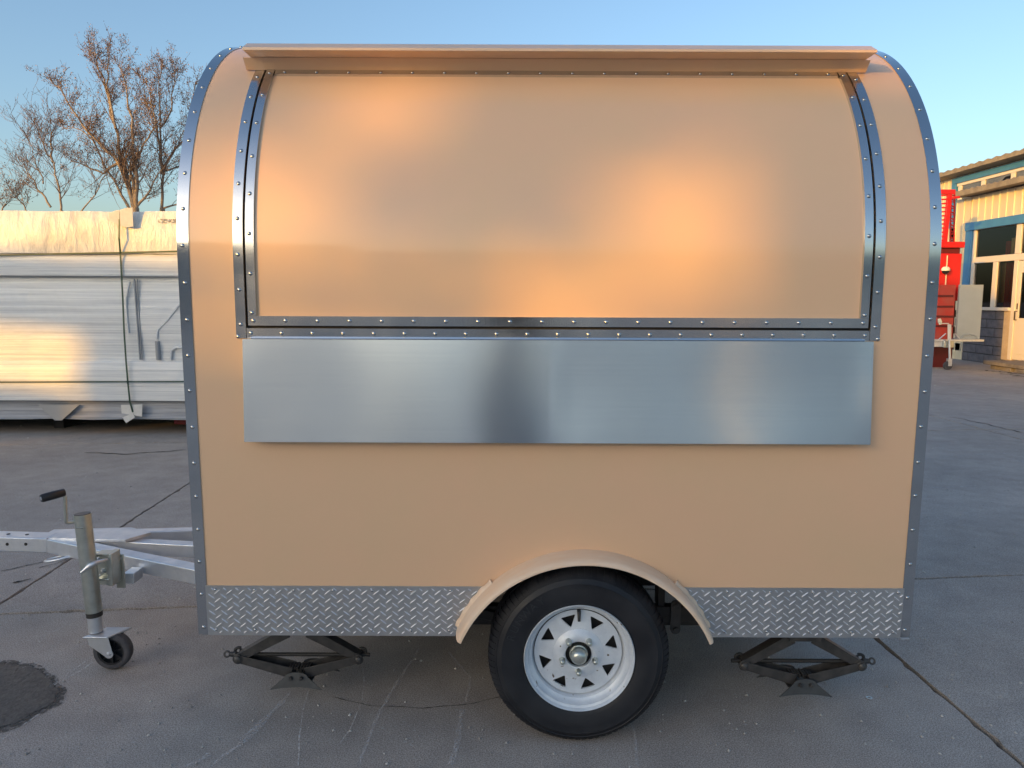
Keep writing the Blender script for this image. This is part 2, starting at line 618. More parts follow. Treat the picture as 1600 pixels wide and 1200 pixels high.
# dark damp grit at the lower left
M['damp'] = masked('damp_halo', (0.10, 0.09, 0.08), thr=(0.36, 0.58), scale=55, rough=0.7, amount=0.85)
M['damp_core'] = mat('damp_grit_core', (0.070, 0.062, 0.056), rough=0.6, col2=(0.125, 0.112, 0.10), nscale=60, bump=0.7, bscale=90, bdist=0.006)
patch_px = [(0, 1040), (25, 1040), (45, 1042), (62, 1052), (80, 1066), (92, 1082), (84, 1096), (70, 1106), (50, 1117), (25, 1130), (0, 1137), (-60, 1145), (-90, 1110), (-60, 1050)]
ctr = ground_pt(10, 1085)
dp = MB()
ring = []
for k in range(len(patch_px)):
    a, b = ground_pt(*patch_px[k]), ground_pt(*patch_px[(k + 1) % len(patch_px)])
    for t in range(6):
        q = a.lerp(b, t / 6)
        q = q + (q - ctr) * noise.noise(q * 17) * 0.07
        ring.append(q)
n = len(ring)
vs = [(ctr.x, ctr.y, 0.007)]
for s_, z in ((0.55, 0.0065), (0.85, 0.005), (1.0, 0.0035)):
    for k, q in enumerate(ring):
        w = ctr.lerp(q, s_)
        vs.append((w.x, w.y, z + (abs(noise.noise(w * 40)) * 0.003 if s_ < 1 else 0)))
fs = [(0, 1 + k, 1 + (k + 1) % n) for k in range(n)]
for l in range(2):
    for k in range(n):
        a, b = 1 + l * n + k, 1 + l * n + (k + 1) % n
        fs.append((a, a + n, b + n, b))
dp.add(vs, fs)
o = dp.build('damp_grit', M['damp_core'], fix=False)
o['kind'] = 'stuff'
o['label'] = 'dark damp patch of grit on the concrete at lower left'

for sc_, zz in ((1.07, 0.0028), (1.15, 0.0022)):
    b = MB()
    ii = [ctr.lerp(q, 0.9) for q in ring]
    oo = [ctr.lerp(q, sc_ + 0.05 * noise.noise(q * 30)) for q in ring]
    nn_ = len(ring)
    b.add([(q.x, q.y, zz) for q in ii] + [(q.x, q.y, zz) for q in oo], [(k, nn_ + k, nn_ + (k + 1) % nn_, (k + 1) % nn_) for k in range(nn_)])
    h_ = b.build('damp_edge', M['damp'], o, fix=False)
    h_['kind'] = 'stuff'
# grit and small debris lying about
gr = MB()
rg = random.Random(9)
for _ in range(900):
    u, v = rg.uniform(-50, 1650), rg.uniform(600, 1199) ** 1.0
    q = ground_pt(u, v)
    if 2.0 < q.y < 3.0 and -1.0 < q.x < 1.3 and rg.random() < 0.5:
        continue
    s_ = rg.uniform(0.0016, 0.0045) * (1 + 0.22 * q.y)
    vs = []
    for k in range(5):
        a = k * 1.2566 + rg.uniform(-0.3, 0.3)
        vs.append((q.x + s_ * math.cos(a), q.y + s_ * math.sin(a), 0.001))
    vs.append((q.x, q.y, 0.001 + s_ * 0.9))
    gr.add(vs, [(k, (k + 1) % 5, 5) for k in range(5)])
g_ = gr.build('grit', mat('pale_grit', (0.55, 0.53, 0.50), rough=0.9, col2=(0.25, 0.23, 0.21), nscale=3), fix=False)
g_['kind'] = 'stuff'
g_['label'] = 'scattered pale grit on the concrete'
q = ground_pt(1358, 1091)
wsh = MB()
wsh.lathe([(0.0055, 0.001), (0.0055, 0.0030), (0.0105, 0.0030), (0.0105, 0.001)], (q.x, q.y, 0), axis='Z', n=20, close=True)
tag(wsh.build('washer', mat('dull_washer', (0.5, 0.5, 0.48), rough=0.4, metal=0.8), smooth=40), 'small steel washer lying on the concrete right of the rear jack', 'washer')

# ------------------------------------------------------------------ the food trailer
TX0, TL = -0.988, 2.25
TX1 = TX0 + TL
YC = 3.14                        # centre line
ZB, ZW = 0.325, 1.52             # bottom of the wall, where the arch begins
YW = 2.262                       # outermost wall
RA, RB = 0.75, 0.78

trailer = thing('food_trailer', (TX0 + TL / 2, YC, 0), 'tan round-topped food trailer with steel trim and closed serving hatch', 'food trailer')


def prof(s):
    """point (y, z) and outward normal at arc length s up the near wall and over the roof"""
    h1 = ZW - ZB
    if s <= h1:
        t = s / h1
        y = YW + 0.030 * (1 - t) ** 1.5
        d = Vector((-0.030 * 1.5 * (1 - t) ** 0.5 / h1, 1)).normalized()
        return y, ZB + s, -d.y, d.x
    s2 = s - h1
    a = s2 / ((RA + RB) / 2)
    if a < math.pi / 2:
        y, z = YW + RA - RA * math.cos(a), ZW + RB * math.sin(a)
        nn = Vector((-math.cos(a) / RA, math.sin(a) / RB)).normalized()
        return y, z, nn.x, nn.y
    rest = s2 - math.pi / 2 * (RA + RB) / 2
    return YW + RA + rest, ZW + RB, 0.0, 1.0


def s_of_z(z):
    if z <= ZW:
        return z - ZB
    return ZW - ZB + math.asin(min(1, (z - ZW) / RB)) * (RA + RB) / 2


S_ARC = ZW - ZB + math.pi / 2 * (RA + RB) / 2
S_TOP = S_ARC + (YC - YW - RA)


def samples(s0, s1, step=0.03):
    n = max(1, int(math.ceil((s1 - s0) / step)))
    return [s0 + (s1 - s0) * i / n for i in range(n + 1)]


def strip(b, u0, u1, s0, s1, o0, o1, step=0.03, taper=0.0):
    """solid band between x = u0..u1 following the wall from s0 to s1, from offset o0 to o1"""
    ss = samples(s0, s1, step)
    vs, fs = [], []
    for s_ in ss:
        y, z, ny, nz = prof(s_)
        for u, o in ((u0, o0), (u1, o0), (u1 - taper, o1), (u0 + taper, o1)):
            vs.append((u, y + ny * o, z + nz * o))
    for i in range(len(ss) - 1):
        a = i * 4
        for k in range(4):
            l = (k + 1) % 4
            fs.append((a + k, a + l, a + 4 + l, a + 4 + k))
    fs.append((0, 1, 2, 3))
    e = (len(ss) - 1) * 4
    fs.append((e + 3, e + 2, e + 1, e))
    return b.add(vs, fs)


# hatch opening
HZ0 = px(870, 514, 2.27).z
HS0 = s_of_z(HZ0)
HS1 = s_of_z(2.115)
UO0, UO1 = TX0 + 0.162, TX1 - 0.162       # outer edges of the frame trim
FW = 0.031                                  # trim width
GAP = 0.006
AX, AZ, AR = 0.226, 0.180, 0.428           # wheel arch in the wall


def arch_z(x):
    d = AR * AR - (x - AX) ** 2
    return AZ + math.sqrt(d) if d > 0 else -1


def lower_wall(b, x0, x1, z_top, z_bot, off, thick, nx=90):
    vs, fs = [], []
    cols = []
    for i in range(nx + 1):
        x = x0 + (x1 - x0) * i / nx
        zb = max(z_bot, arch_z(x))
        if zb > z_top - 0.002:
            cols.append(None)
            continue
        c = []
        for k in range(5):
            z = zb + (z_top - zb) * k / 4
            y, zz, ny, nz = prof(z - ZB)
            c.append((x, y - off, z))
        cols.append(c)
    for i in range(nx):
        if cols[i] is None or cols[i + 1] is None:
            continue
        A, B = cols[i], cols[i + 1]
        o = len(vs)
        vs += A + B + [(x, y + thick, z) for x, y, z in A] + [(x, y + thick, z) for x, y, z in B]
        for k in range(4):
            fs.append((o + k, o + 5 + k, o + 6 + k, o + 1 + k))
            fs.append((o + 10 + k, o + 11 + k, o + 16 + k, o + 15 + k))
        fs.append((o, o + 10, o + 15, o + 5))
        fs.append((o + 4, o + 9, o + 19, o + 14))
        if i == 0 or cols[i - 1] is None:
            for k in range(4):
                fs.append((o + k, o + 1 + k, o + 11 + k, o + 10 + k))
        if i == nx - 1 or (i + 2 <= nx and cols[i + 2] is None):
            for k in range(4):
                fs.append((o + 5 + k, o + 15 + k, o + 16 + k, o + 6 + k))
    b.add(vs, fs)
    return b


def weld(o, d=0.0003):
    bm = bmesh.new()
    bm.from_mesh(o.data)
    bmesh.ops.remove_doubles(bm, verts=bm.verts, dist=d)
    bm.to_mesh(o.data)
    bm.free()
    o.data.polygons.foreach_set('use_smooth', [True] * len(o.data.polygons))
    o.data.set_sharp_from_angle(angle=R(35))


# shell: a strip wall with thickness, built as surface sheets
def sheet(b, x0, x1, s0, s1, off, nx=1, step=0.025):
    ss = samples(s0, s1, step)
    vs, fs = [], []
    for s_ in ss:
        y, z, ny, nz = prof(s_)
        for i in range(nx + 1):
            vs.append((x0 + (x1 - x0) * i / nx, y + ny * off, z + nz * off))
    w = nx + 1
    for j in range(len(ss) - 1):
        for i in range(nx):
            a = j * w + i
            fs.append((a, a + 1, a + w + 1, a + w))
    b.add(vs, fs)
    return b


ZL = 0.66
b = MB()
lower_wall(b, TX0 + 0.002, TX1 - 0.002, ZL, ZB + 0.003, 0, 0.03, 150)
lw = b.build('lower_wall_panel', M['tan'], trailer, fix=True)
weld(lw)
b = MB()
sL = ZL - ZB
xa, xb = TX0 + 0.002, TX1 - 0.002
ha, hb = UO0 + FW, UO1 - FW
cuts = [sL, HS0 - 0.002, HS1, S_TOP]
SS = [sL]
for c0_, c1_ in zip(cuts, cuts[1:]):
    SS += samples(c0_, c1_, 0.02)[1:]
XS = [xa, ha, hb, xb]
gv, gf = [], []
for s_ in SS:
    y, z, ny, nz = prof(s_)
    for x in XS:
        gv.append((x, y, z))
for j in range(len(SS) - 1):
    for i in range(3):
        if i == 1 and SS[j] >= HS0 - 0.0021 and SS[j + 1] <= HS1 + 1e-6:
            continue
        a = j * 4 + i
        gf.append((a, a + 1, a + 5, a + 4))
b.add(gv, gf)
# reveals of the opening
for s_ in (HS0 - 0.002, HS1):
    y, z, ny, nz = prof(s_)
    b.add([(ha, y, z), (hb, y, z), (hb, y - ny * 0.03, z - nz * 0.03), (ha, y - ny * 0.03, z - nz * 0.03)], [(0, 1, 2, 3)])
sh = b.build('side_panel', M['tan'], trailer, fix=False)
weld(sh)
# far half of the shell
b = MB()
zt = ZW + RB
pts2 = []
for s_ in samples(0, S_TOP, 0.05):
    y, z, ny, nz = prof(s_)
    pts2.append((2 * YC - y, z))
vs = [(xa, y, z) for y, z in pts2] + [(xb, y, z) for y, z in pts2]
n = len(pts2)
b.add(vs, [(i, i + 1, n + i + 1, n + i) for i in range(n - 1)])
o = b.build('far_side_panel', M['tan'], trailer, fix=False)
weld(o)
# end walls and floor
outline = [(prof(s_)[0] + 0.004, prof(s_)[1] - 0.002) for s_ in samples(0, S_TOP, 0.04)]
outline = outline + [(2 * YC - y, z) for y, z in reversed(outline)]
b = MB()
b.prism(outline, TX0 + 0.004, TX0 + 0.03, axis='X')
b.build('front_end_wall', M['tan'], trailer, smooth=40)
b = MB()
b.prism(outline, TX1 - 0.03, TX1 - 0.004, axis='X')
b.build('rear_end_wall', M['tan'], trailer, smooth=40)
b = MB()
b.box((TX0 + 0.04, YW + 0.50, ZB), (TX1 - 0.04, 2 * YC - YW - 0.06, ZB + 0.03))
b.box((TX0 + 0.04, YW + 0.07, ZB), (AX - 0.46, YW + 0.495, ZB + 0.03))
b.box((AX + 0.46, YW + 0.07, ZB), (TX1 - 0.04, YW + 0.495, ZB + 0.03))
b.build('floor', M['chassis'], trailer)
# wheel box, black
b = MB()
ring = []
for k in range(25):
    a_ = math.asin((ZB + 0.002 - AZ) / AR)
    a = a_ + (math.pi - 2 * a_) * k / 24
    ring.append((AX + AR * math.cos(a), AZ + AR * math.sin(a)))
vs = [(x, YW + 0.03, z) for x, z in ring] + [(x, YW + 0.45, z) for x, z in ring]
n = len(ring)
fs = [(i, i + 1, n + i + 1, n + i) for i in range(n - 1)] + [tuple(range(n, 2 * n))]
b.add(vs, fs)
b.build('wheel_box', M['chassis'], trailer, fix=False, smooth=40)
# rear lamp peeping past the rear edge
lamp_p = px(1430, 834, 2.55)
b = MB()
b.box((TX1 - 0.006, 2.33, lamp_p.z - 0.045), (TX1 + 0.028, 2.43, lamp_p.z + 0.03))
b.build('rear_lamp', M['plastic'], trailer, bevel=0.012, segs=3)

# rivet mesh, shared by every rivet of the trailer
rb = MB()
rb.lathe([(0.0004, 0.0042), (0.003, 0.0040), (0.0056, 0.0028), (0.0070, 0.0010), (0.0072, 0.0)], (0, 0, 0), axis='Z', n=10)
rivet_proto = rb.build('rivet', M['rivet'], smooth=80)
first_rivet = [True]


def rivet(x, s_, off, parent, scale=1.0):
    y, z, ny, nz = prof(s_)
    nn = Vector((0, ny, nz))
    rot = nn.to_track_quat('Z', 'Y').to_matrix().to_4x4()
    Mx = Matrix.Translation((x, y + ny * off, z + nz * off)) @ rot @ Matrix.Rotation(random.uniform(0, 6), 4, 'Z') @ Matrix.Scale(scale * 0.88, 4)
    if first_rivet[0]:
        first_rivet[0] = False
        o = rivet_proto
        o.parent = parent
        o.matrix_basis = Mx
        return o
    return copy_part(rivet_proto, Mx, parent)


# edge trims: polished steel angle wrapped round both ends
EW = 0.032
for side in (0, 1):
    b = MB()
    if side == 0:
        strip(b, TX0 - 0.001, TX0 + EW, 0, S_TOP, 0.0012, 0.0028)
        strip(b, TX0 - 0.0025, TX0 - 0.001, 0, S_TOP, -0.030, 0.0028)
    else:
        strip(b, TX1 - EW, TX1 + 0.001, 0, S_TOP, 0.0012, 0.0028)
        strip(b, TX1 + 0.001, TX1 + 0.0025, 0, S_TOP, -0.030, 0.0028)
    et = b.build('edge_trim', M['edge_steel'], trailer, smooth=35)
    x = TX0 + 0.016 if side == 0 else TX1 - 0.016
    s_ = 0.025
    while s_ < S_ARC:
        rivet(x + random.uniform(-0.002, 0.002), s_, 0.0028, et)
        s_ += 0.1085 + random.uniform(-0.004, 0.004)
# joints in the edge trim
b = MB()
b.box((TX1 - EW + 0.006, 2.286, ZB - 0.0045), (TX1 + 0.0, 2.31, ZB - 0.001))
b.build('trim_foot', M['galv'], trailer)

# outer frame of the hatch opening
OUT = 0.003
def frame_piece(u0, u1, s0, s1, o0, o1, name, parent, n_riv, axis, riv_off=0.0, inset=0.0):
    b = MB()
    strip(b, u0, u1, s0, s1, o0, o1, taper=0.0008)
    p = b.build(name, M['trim_steel'], parent, smooth=35)
    return p


fl = frame_piece(UO0, UO0 + FW, HS0 - FW + 0.0, HS1 + 0.02, 0.0010, 0.0045, 'frame_trim', trailer, 0, 0)
fr = frame_piece(UO1 - FW, UO1, HS0 - FW + 0.0, HS1 + 0.02, 0.0010, 0.0045, 'frame_trim', trailer, 0, 0)
fb = frame_piece(UO0 + FW, UO1 - FW, HS0 - FW, HS0 - 0.001, 0.0010, 0.0042, 'frame_trim', trailer, 0, 0)
L_side = HS1 - HS0
for p, x in ((fl, UO0 + FW / 2), (fr, UO1 - FW / 2)):
    n = 9
    for k in range(n):
        rivet(x, HS0 + 0.01 + L_side * (k + 0.0) / (n - 0.4), 0.0045, p)
rivet(UO0 + 0.006, HS0 - FW + 0.005, 0.0045, fl)
rivet(UO1 - 0.006, HS0 - FW + 0.005, 0.0045, fr)
for k in range(21):
    x = UO0 + 0.045 + (UO1 - UO0 - 0.09) * k / 20 + (0 if 0 < k < 20 else 0)
    rivet(x, HS0 - FW / 2, 0.0042, fb)
for k in (0, 1):
    # mitre line of the corner
    pass

# black seal behind the gap
b = MB()
strip(b, ha - 0.0005, ha + GAP + 0.004, HS0 - 0.002, HS1, -0.028, -0.010)
strip(b, hb - GAP - 0.004, hb + 0.0005, HS0 - 0.002, HS1, -0.028, -0.010)
strip(b, ha + 0.01, hb - 0.01, HS0 - 0.0018, HS0 + GAP + 0.006, -0.028, -0.010)
strip(b, ha, hb, HS1 - 0.02, HS1 - 0.001, -0.028, -0.012)
b.build('rubber_seal', M['black'], trailer)

# the hatch itself
G0, G1 = ha + GAP, hb - GAP
GS0, GS1 = HS0 + GAP + 0.001, HS1 - 0.012
b = MB()
sheet(b, G0 + 0.004, G1 - 0.004, GS0 + 0.003, GS1, -0.001, nx=1)
hatch = b.build('hatch_panel', M['tan'], trailer, fix=False, smooth=60)
hw = 0.029
HO = 0.008
b = MB(); strip(b, G0, G0 + hw, GS0 + hw, GS1, -0.012, HO, taper=0.002); hl = b.build('hatch_trim', M['trim_steel'], trailer, smooth=35)
b = MB(); strip(b, G1 - hw, G1, GS0 + hw, GS1, -0.012, HO, taper=0.002); hr = b.build('hatch_trim', M['trim_steel'], trailer, smooth=35)
b = MB(); strip(b, G0, G1, GS0, GS0 + hw - 0.0005, -0.012, HO, taper=0.002); hbm = b.build('hatch_trim', M['trim_steel'], trailer, smooth=35)
b = MB(); strip(b, G0 + hw + 0.0005, G1 - hw - 0.0005, GS1 - 0.026, GS1, -0.010, HO - 0.001, taper=0.001); ht = b.build('hatch_trim', M['trim_steel'], trailer, smooth=35)
n = 8
for p, x in ((hl, G0 + hw / 2), (hr, G1 - hw / 2)):
    for k in range(n):
        rivet(x, GS0 + 0.038 + (GS1 - GS0 - 0.06) * k / (n - 1), HO, p)
for k in range(20):
    rivet(G0 + 0.018 + (G1 - G0 - 0.036) * k / 19, GS0 + hw / 2, HO, hbm)
for k in range(18):
    rivet(G0 + 0.06 + (G1 - G0 - 0.12) * k / 17, GS1 - 0.013, HO - 0.001, ht)
# piano hinge under the rain guard
b = MB()
yh, zh, nyh, nzh = prof(GS1 + 0.008)
for k in range(60):
    x0 = G0 + (G1 - G0) * k / 60
    b.tube([(x0 + 0.0015, yh + nyh * 0.006, zh + nzh * 0.006), (x0 + (G1 - G0) / 60 - 0.0015, yh + nyh * 0.006, zh + nzh * 0.006)], 0.0045, 8)
o = b.build('piano_hinge', M['hinge_dark'], trailer, smooth=40)
o['kind'] = 'stuff'

# rain guard above the hatch: back plate on the roof, sloping top plate, folded lip
pl = px(395, 110, 2.51); pr = px(1346, 111, 2.51)
GX0, GX1 = UO0 - 0.028, UO1 + 0.028
yb_, zb_, _, _ = prof(HS1 - 0.0)
yb_ -= 0.012
zb_ = px(800, 111, yb_).z
zt_ = px(800, 97.5, yb_ - 0.012).z
lip_y = yb_ - 0.105
z_lip0 = px(800, 79.5, lip_y).z
z_lip1 = px(800, 75.5, lip_y).z
GL0, GL1 = px(378.5, 78, lip_y).x, px(1371, 79, lip_y).x
top_y = lip_y + 0.045
z_top = px(800, 69.5, top_y).z
b = MB()
t = 0.002
yt_ = yb_ - 0.030
b.prism([(yb_, zb_), (yt_, z_lip0), (yt_ + t, z_lip0), (yb_ + t, zb_)], GX0, GX1, axis='X')
b.build('guard_back_plate', M['tan'], trailer)
b = MB()
poly_l = [(lip_y, z_lip0), (lip_y, z_lip1), (top_y, z_top), (yb_ + 0.16, z_top + 0.010), (yb_ + 0.16, z_top + 0.006), (yb_ + 0.05, z_lip0 + 0.003), (yb_ + 0.05, z_lip0 + 0.001), (lip_y + 0.004, z_lip0 + 0.001), (lip_y + 0.004, z_lip0)]
b.prism(poly_l, GL0, GL1, axis='X')
b.build('guard_top_plate', M['tan'], trailer)
for x in (GX0, GX1 - 0.002):
    b = MB()
    b.prism([(yb_ + 0.0025, zb_), (yt_ + 0.0025, z_lip0), (yb_ + 0.049, z_lip0), (yb_ + 0.049, zb_ + 0.03)], x, x + 0.002, axis='X')
    b.build('guard_end_plate', M['tan'], trailer)

# folding serving shelf, hanging closed
sx0, sx1 = px(379, 530, 2.238).x, px(1365, 534, 2.238).x
zt0 = px(870, 532, 2.238).z
zb0 = px(870, 692.5, 2.222).z
yt0, yb0 = 2.238, 2.222
b = MB()
nx, nz = 60, 14
vs, fs = [], []
for j in range(nz + 1):
    for i in range(nx + 1):
        tx, tz = i / nx, j / nz
        x = sx0 + (sx1 - sx0) * tx
        y = yb0 + (yt0 - yb0) * tz
        edge = min(1, min(tx, 1 - tx) / 0.03) * math.sin(math.pi * tz)
        y += 0.0035 * edge * (1.0 if tx > 0.5 else 0.35) + 0.0009 * math.sin(tx * 17) * math.sin(math.pi * tz)
        vs.append((x, y, zb0 + (zt0 - zb0) * tz))
for j in range(nz):
    for i in range(nx):
        a = j * (nx + 1) + i
        fs.append((a, a + 1, a + nx + 2, a + nx + 1))
b.add(vs, fs)
e = 0.0
b.box((sx0, yt0 + 0.0002, zt0 - 0.0012), (sx1, yt0 + 0.028, zt0 + 0.0002))
b.box((sx0, yb0 + 0.0002, zb0 - 0.0002), (sx1, yb0 + 0.028, zb0 + 0.0012))
for x in (sx0 - 0.0006, sx1 - 0.0006):
    b.add([(x, yb0, zb0), (x, yt0, zt0), (x, yt0 + 0.028, zt0), (x, yb0 + 0.028, zb0),
           (x + 0.0012, yb0, zb0), (x + 0.0012, yt0, zt0), (x + 0.0012, yt0 + 0.028, zt0), (x + 0.0012, yb0 + 0.028, zb0)],
          [(0, 1, 2, 3), (7, 6, 5, 4), (0, 4, 5, 1), (3, 2, 6, 7), (0, 3, 7, 4), (1, 5, 6, 2)])
shelf = b.build('serving_shelf', M['shelf_steel'], trailer, fix=False, smooth=20)
b = MB()
b.tube([(sx0 + 0.02, YW - 0.008, zt0 + 0.004), (sx1 - 0.02, YW - 0.008, zt0 + 0.004)], 0.004, 8)
b.build('shelf_hinge', M['trim_steel'], trailer)
for x in (sx0 + 0.25, 0.14, sx1 - 0.25):
    b = MB()
    b.bar((x, yt0 + 0.02, zt0 - 0.02), (x, yb0 + 0.03, zb0 + 0.03), 0.02, 0.012, up=(0, 1, 0))
    b.build('shelf_bracket', M['trim_steel'], trailer)

# tread plate along the bottom, with its raised bars
PZ1 = px(540, 914.5, 2.29).z
def plate(x0, x1):
    b = MB()
    lower_wall(b, x0, x1, PZ1, ZB - 0.001, 0.0035, 0.003, 60)
    o = b.build('tread_plate', M['plate_steel'], trailer)
    b = MB()
    rnd = random.Random(3)
    px_, pz_ = 0.0385, 0.0275
    i0, i1 = int((x0 - 0.05) / px_) - 1, int((x1 + 0.05) / px_) + 1
    for i in range(i0, i1 + 1):
        for j in range(-1, 8):
            for k, (ang, dx, dz) in enumerate(((38, 0, 0), (-38, px_ / 2, pz_ / 2))):
                cx, cz = i * px_ + dx, ZB + 0.006 + j * pz_ + dz
                hl_ = 0.0145
                vx, vz = math.cos(R(ang)), math.sin(R(ang))
                ends = [(cx + vx * hl_ * q, cz + vz * hl_ * q) for q in (-1, 1)]
                if any(ex_ < x0 + 0.001 or ex_ > x1 - 0.001 or ez < ZB + 0.0005 or ez > PZ1 - 0.0005 or ez < arch_z(ex_) + 0.004 for ex_, ez in ends):
                    # shorten to half when clipped
                    ok = False
                    for q in (-0.45, 0.45):
                        c2x, c2z = cx + vx * hl_ * q, cz + vz * hl_ * q
                        ends = [(c2x + vx * hl_ * 0.5 * w, c2z + vz * hl_ * 0.5 * w) for w in (-1, 1)]
                        if not any(ex_ < x0 + 0.001 or ex_ > x1 - 0.001 or ez < ZB + 0.0005 or ez > PZ1 - 0.0005 or ez < arch_z(ex_) + 0.004 for ex_, ez in ends):
                            cx, cz, hh, ok = c2x, c2z, hl_ * 0.5, True
                            break
                    if not ok:
                        continue
                else:
                    hh = hl_
                y0 = prof(cz - ZB)[0] - 0.0035
                w = 0.0021
                P = []
                for a, w_ in ((-1, 0), (-0.45, w), (0.45, w), (1, 0), (0.45, -w), (-0.45, -w)):
                    P.append((cx + vx * hh * a - vz * w_, y0 + 0.0003, cz + vz * hh * a + vx * w_))
                T = [(cx + vx * hh * a, y0 - 0.0038, cz + vz * hh * a) for a in (-0.5, 0.5)]
                b.add(P + T, [(0, 6, 1), (1, 6, 7, 2), (2, 7, 3), (3, 7, 4), (4, 7, 6, 5), (5, 6, 0)])
    q = b.build('raised_bars', M['bar_steel'], o)
    q['kind'] = 'stuff'
    return o


pa = plate(TX0 + EW - 0.004, AX - 0.30)
pb_ = plate(AX + 0.30, TX1 - EW + 0.004)
for x0, x1, p in ((TX0 + 0.055, AX - 0.42, pa), (AX + 0.45, TX1 - 0.05, pb_)):
    n = max(2, int(round((x1 - x0) / 0.12)))
    for k in range(n + 1):
        x = x0 + (x1 - x0) * k / n
        rivet(x, 0.018, 0.0040, p, 0.75)
        if arch_z(x) < PZ1 - 0.02:
            rivet(x + 0.004, PZ1 - ZB - 0.014, 0.0040, p, 0.75)

# fender
b = MB()
a0 = math.asin((0.352 - AZ) / AR)
arc = [a0 + (math.pi - 2 * a0) * k / 56 for k in range(57)]
sect = [(0.004, YW + 0.026), (0.006, YW - 0.010), (0.004, YW - 0.035), (0.001, YW - 0.058), (-0.003, YW - 0.070), (-0.009, YW - 0.074), (-0.015, YW - 0.074),
        (-0.015, YW - 0.0715), (-0.009, YW - 0.0715), (-0.005, YW - 0.068), (-0.002, YW - 0.056), (0.001, YW - 0.035), (0.003, YW - 0.010), (0.001, YW + 0.026)]
vs, fs = [], []
for a in arc:
    for dr, y in sect:
        r = AR + dr
        vs.append((AX + r * math.cos(a), y, AZ + r * math.sin(a)))
m = len(sect)
for i in range(len(arc) - 1):
    for k in range(m):
        l = (k + 1) % m
        fs.append((i * m + k, i * m + l, (i + 1) * m + l, (i + 1) * m + k))
fs.append(tuple(range(m)))
fs.append(tuple(reversed(range((len(arc) - 1) * m, len(arc) * m))))
b.add(vs, fs)
b.build('fender', M['tan_fender'], trailer, smooth=40)
# folded wall flange over the plate at both feet of the fender
for sgn in (-1, 1):
    b = MB()
    vs, fs = [], []
    aa = [a0 + 0.02 + (0.42) * k / 14 for k in range(15)]
    for q, a in enumerate(aa):
        a = a if sgn > 0 else math.pi - a
        wv = 0.010 + 0.002 * math.sin(q * 1.9) + 0.0015 * noise.noise(Vector((q, sgn, 0)))
        for dr, y in ((0.000, YW + 0.02), (wv, YW + 0.02), (wv, YW + 0.012), (0.0, YW + 0.004)):
            r = AR + 0.005 + dr
            vs.append((AX + r * math.cos(a), y, AZ + r * math.sin(a)))
    for i in range(len(aa) - 1):
        for k in range(4):
            l = (k + 1) % 4
            fs.append((i * 4 + k, i * 4 + l, (i + 1) * 4 + l, (i + 1) * 4 + k))
    fs.append((0, 1, 2, 3)); fs.append((56, 57, 58, 59))
    b.add(vs, fs)
    b.build('fender_flange', M['tan_fender'], trailer, smooth=50)

# wheel: tyre, rim, hub
WX, WZ, WY = AX - 0.014, 0.282, 2.222
wheel = MB()
RT = 0.282
b = MB()
tp = [(0.168, 0.012), (0.176, 0.004), (0.186, 0.001), (0.200, -0.002), (0.222, -0.006), (0.240, -0.004), (0.2415, -0.0045), (0.243, -0.003), (0.256, 0.004), (0.2575, 0.003), (0.266, 0.011), (0.274, 0.019), (RT - 0.001, 0.033), (RT, 0.060),
      (RT, 0.062), (RT - 0.007, 0.062), (RT - 0.007, 0.066), (RT + 0.001, 0.067), (RT + 0.001, 0.096), (RT - 0.007, 0.097), (RT - 0.007, 0.101), (RT, 0.102), (RT, 0.125), (RT - 0.010, 0.150), (0.250, 0.165), (0.20, 0.170), (0.168, 0.155)]
b.lathe([(r, a) for r, a in tp], (WX, WY, WZ), n=96, close=True)
# shoulder blocks
for k in range(84):
    a = 2 * math.pi * k / 84
    for (r0, r1, y0, y1) in ((0.262, RT + 0.0012, 0.006, 0.058),):
        c_, s_ = math.cos(a), math.sin(a)
        tx, tz = -s_, c_
        w = 0.0068
        P = []
        for rr, yy in ((0.262, 0.0068), (0.2745, 0.0178), (RT + 0.0015, 0.033), (RT + 0.0018, 0.058)):
            for q in (-w, w):
                P.append((WX + c_ * rr + tx * q, WY + yy - 0.0012, WZ + s_ * rr + tz * q))
        for rr, yy in ((0.258, 0.030), (RT - 0.006, 0.058)):
            for q in (-w, w):
                P.append((WX + c_ * rr + tx * q, WY + yy, WZ + s_ * rr + tz * q))
        b.add(P, [(0, 1, 3, 2), (2, 3, 5, 4), (4, 5, 7, 6), (0, 2, 4, 8), (1, 9, 5, 3), (4, 6, 10, 8), (5, 9, 11, 7), (6, 7, 11, 10)])
wheel_e = None
tyre = b.build('tyre', M['tyre'], trailer, smooth=50)


def arc_text(txt, r, a_mid, size, y, parent, m, step):
    for i, ch in enumerate(txt):
        if ch == ' ':
            continue
        cu = bpy.data.curves.new('letter', 'FONT')
        cu.body = ch
        cu.size = size
        cu.extrude = 0.0006
        cu.align_x = 'CENTER'
        cu.align_y = 'CENTER'
        tmp = bpy.data.objects.new('tmp', cu)
        C.objects.link(tmp)
        dg = bpy.context.evaluated_depsgraph_get()
        me = bpy.data.meshes.new_from_object(tmp.evaluated_get(dg))
        bpy.data.objects.remove(tmp)
        me.materials.clear()
        me.materials.append(m)
        o = bpy.data.objects.new('letter', me)
        C.objects.link(o)
        a = a_mid - (i - (len(txt) - 1) / 2) * step
        Mx = Matrix.Translation((WX + r * math.cos(a), y, WZ + r * math.sin(a))) @ Matrix.Rotation(a - math.pi / 2, 4, Vector((0, -1, 0))) @ Matrix.Rotation(R(90), 4, 'X')
        o.parent = parent
        o.matrix_basis = Mx
        me.name = 'letter'


M['tyre_text'] = mat('raised_tyre_letter', (0.026, 0.028, 0.033), rough=0.45)
arc_text('RUNWAY', 0.222, R(142), 0.034, WY - 0.0066, tyre, M['tyre_text'], 0.135)

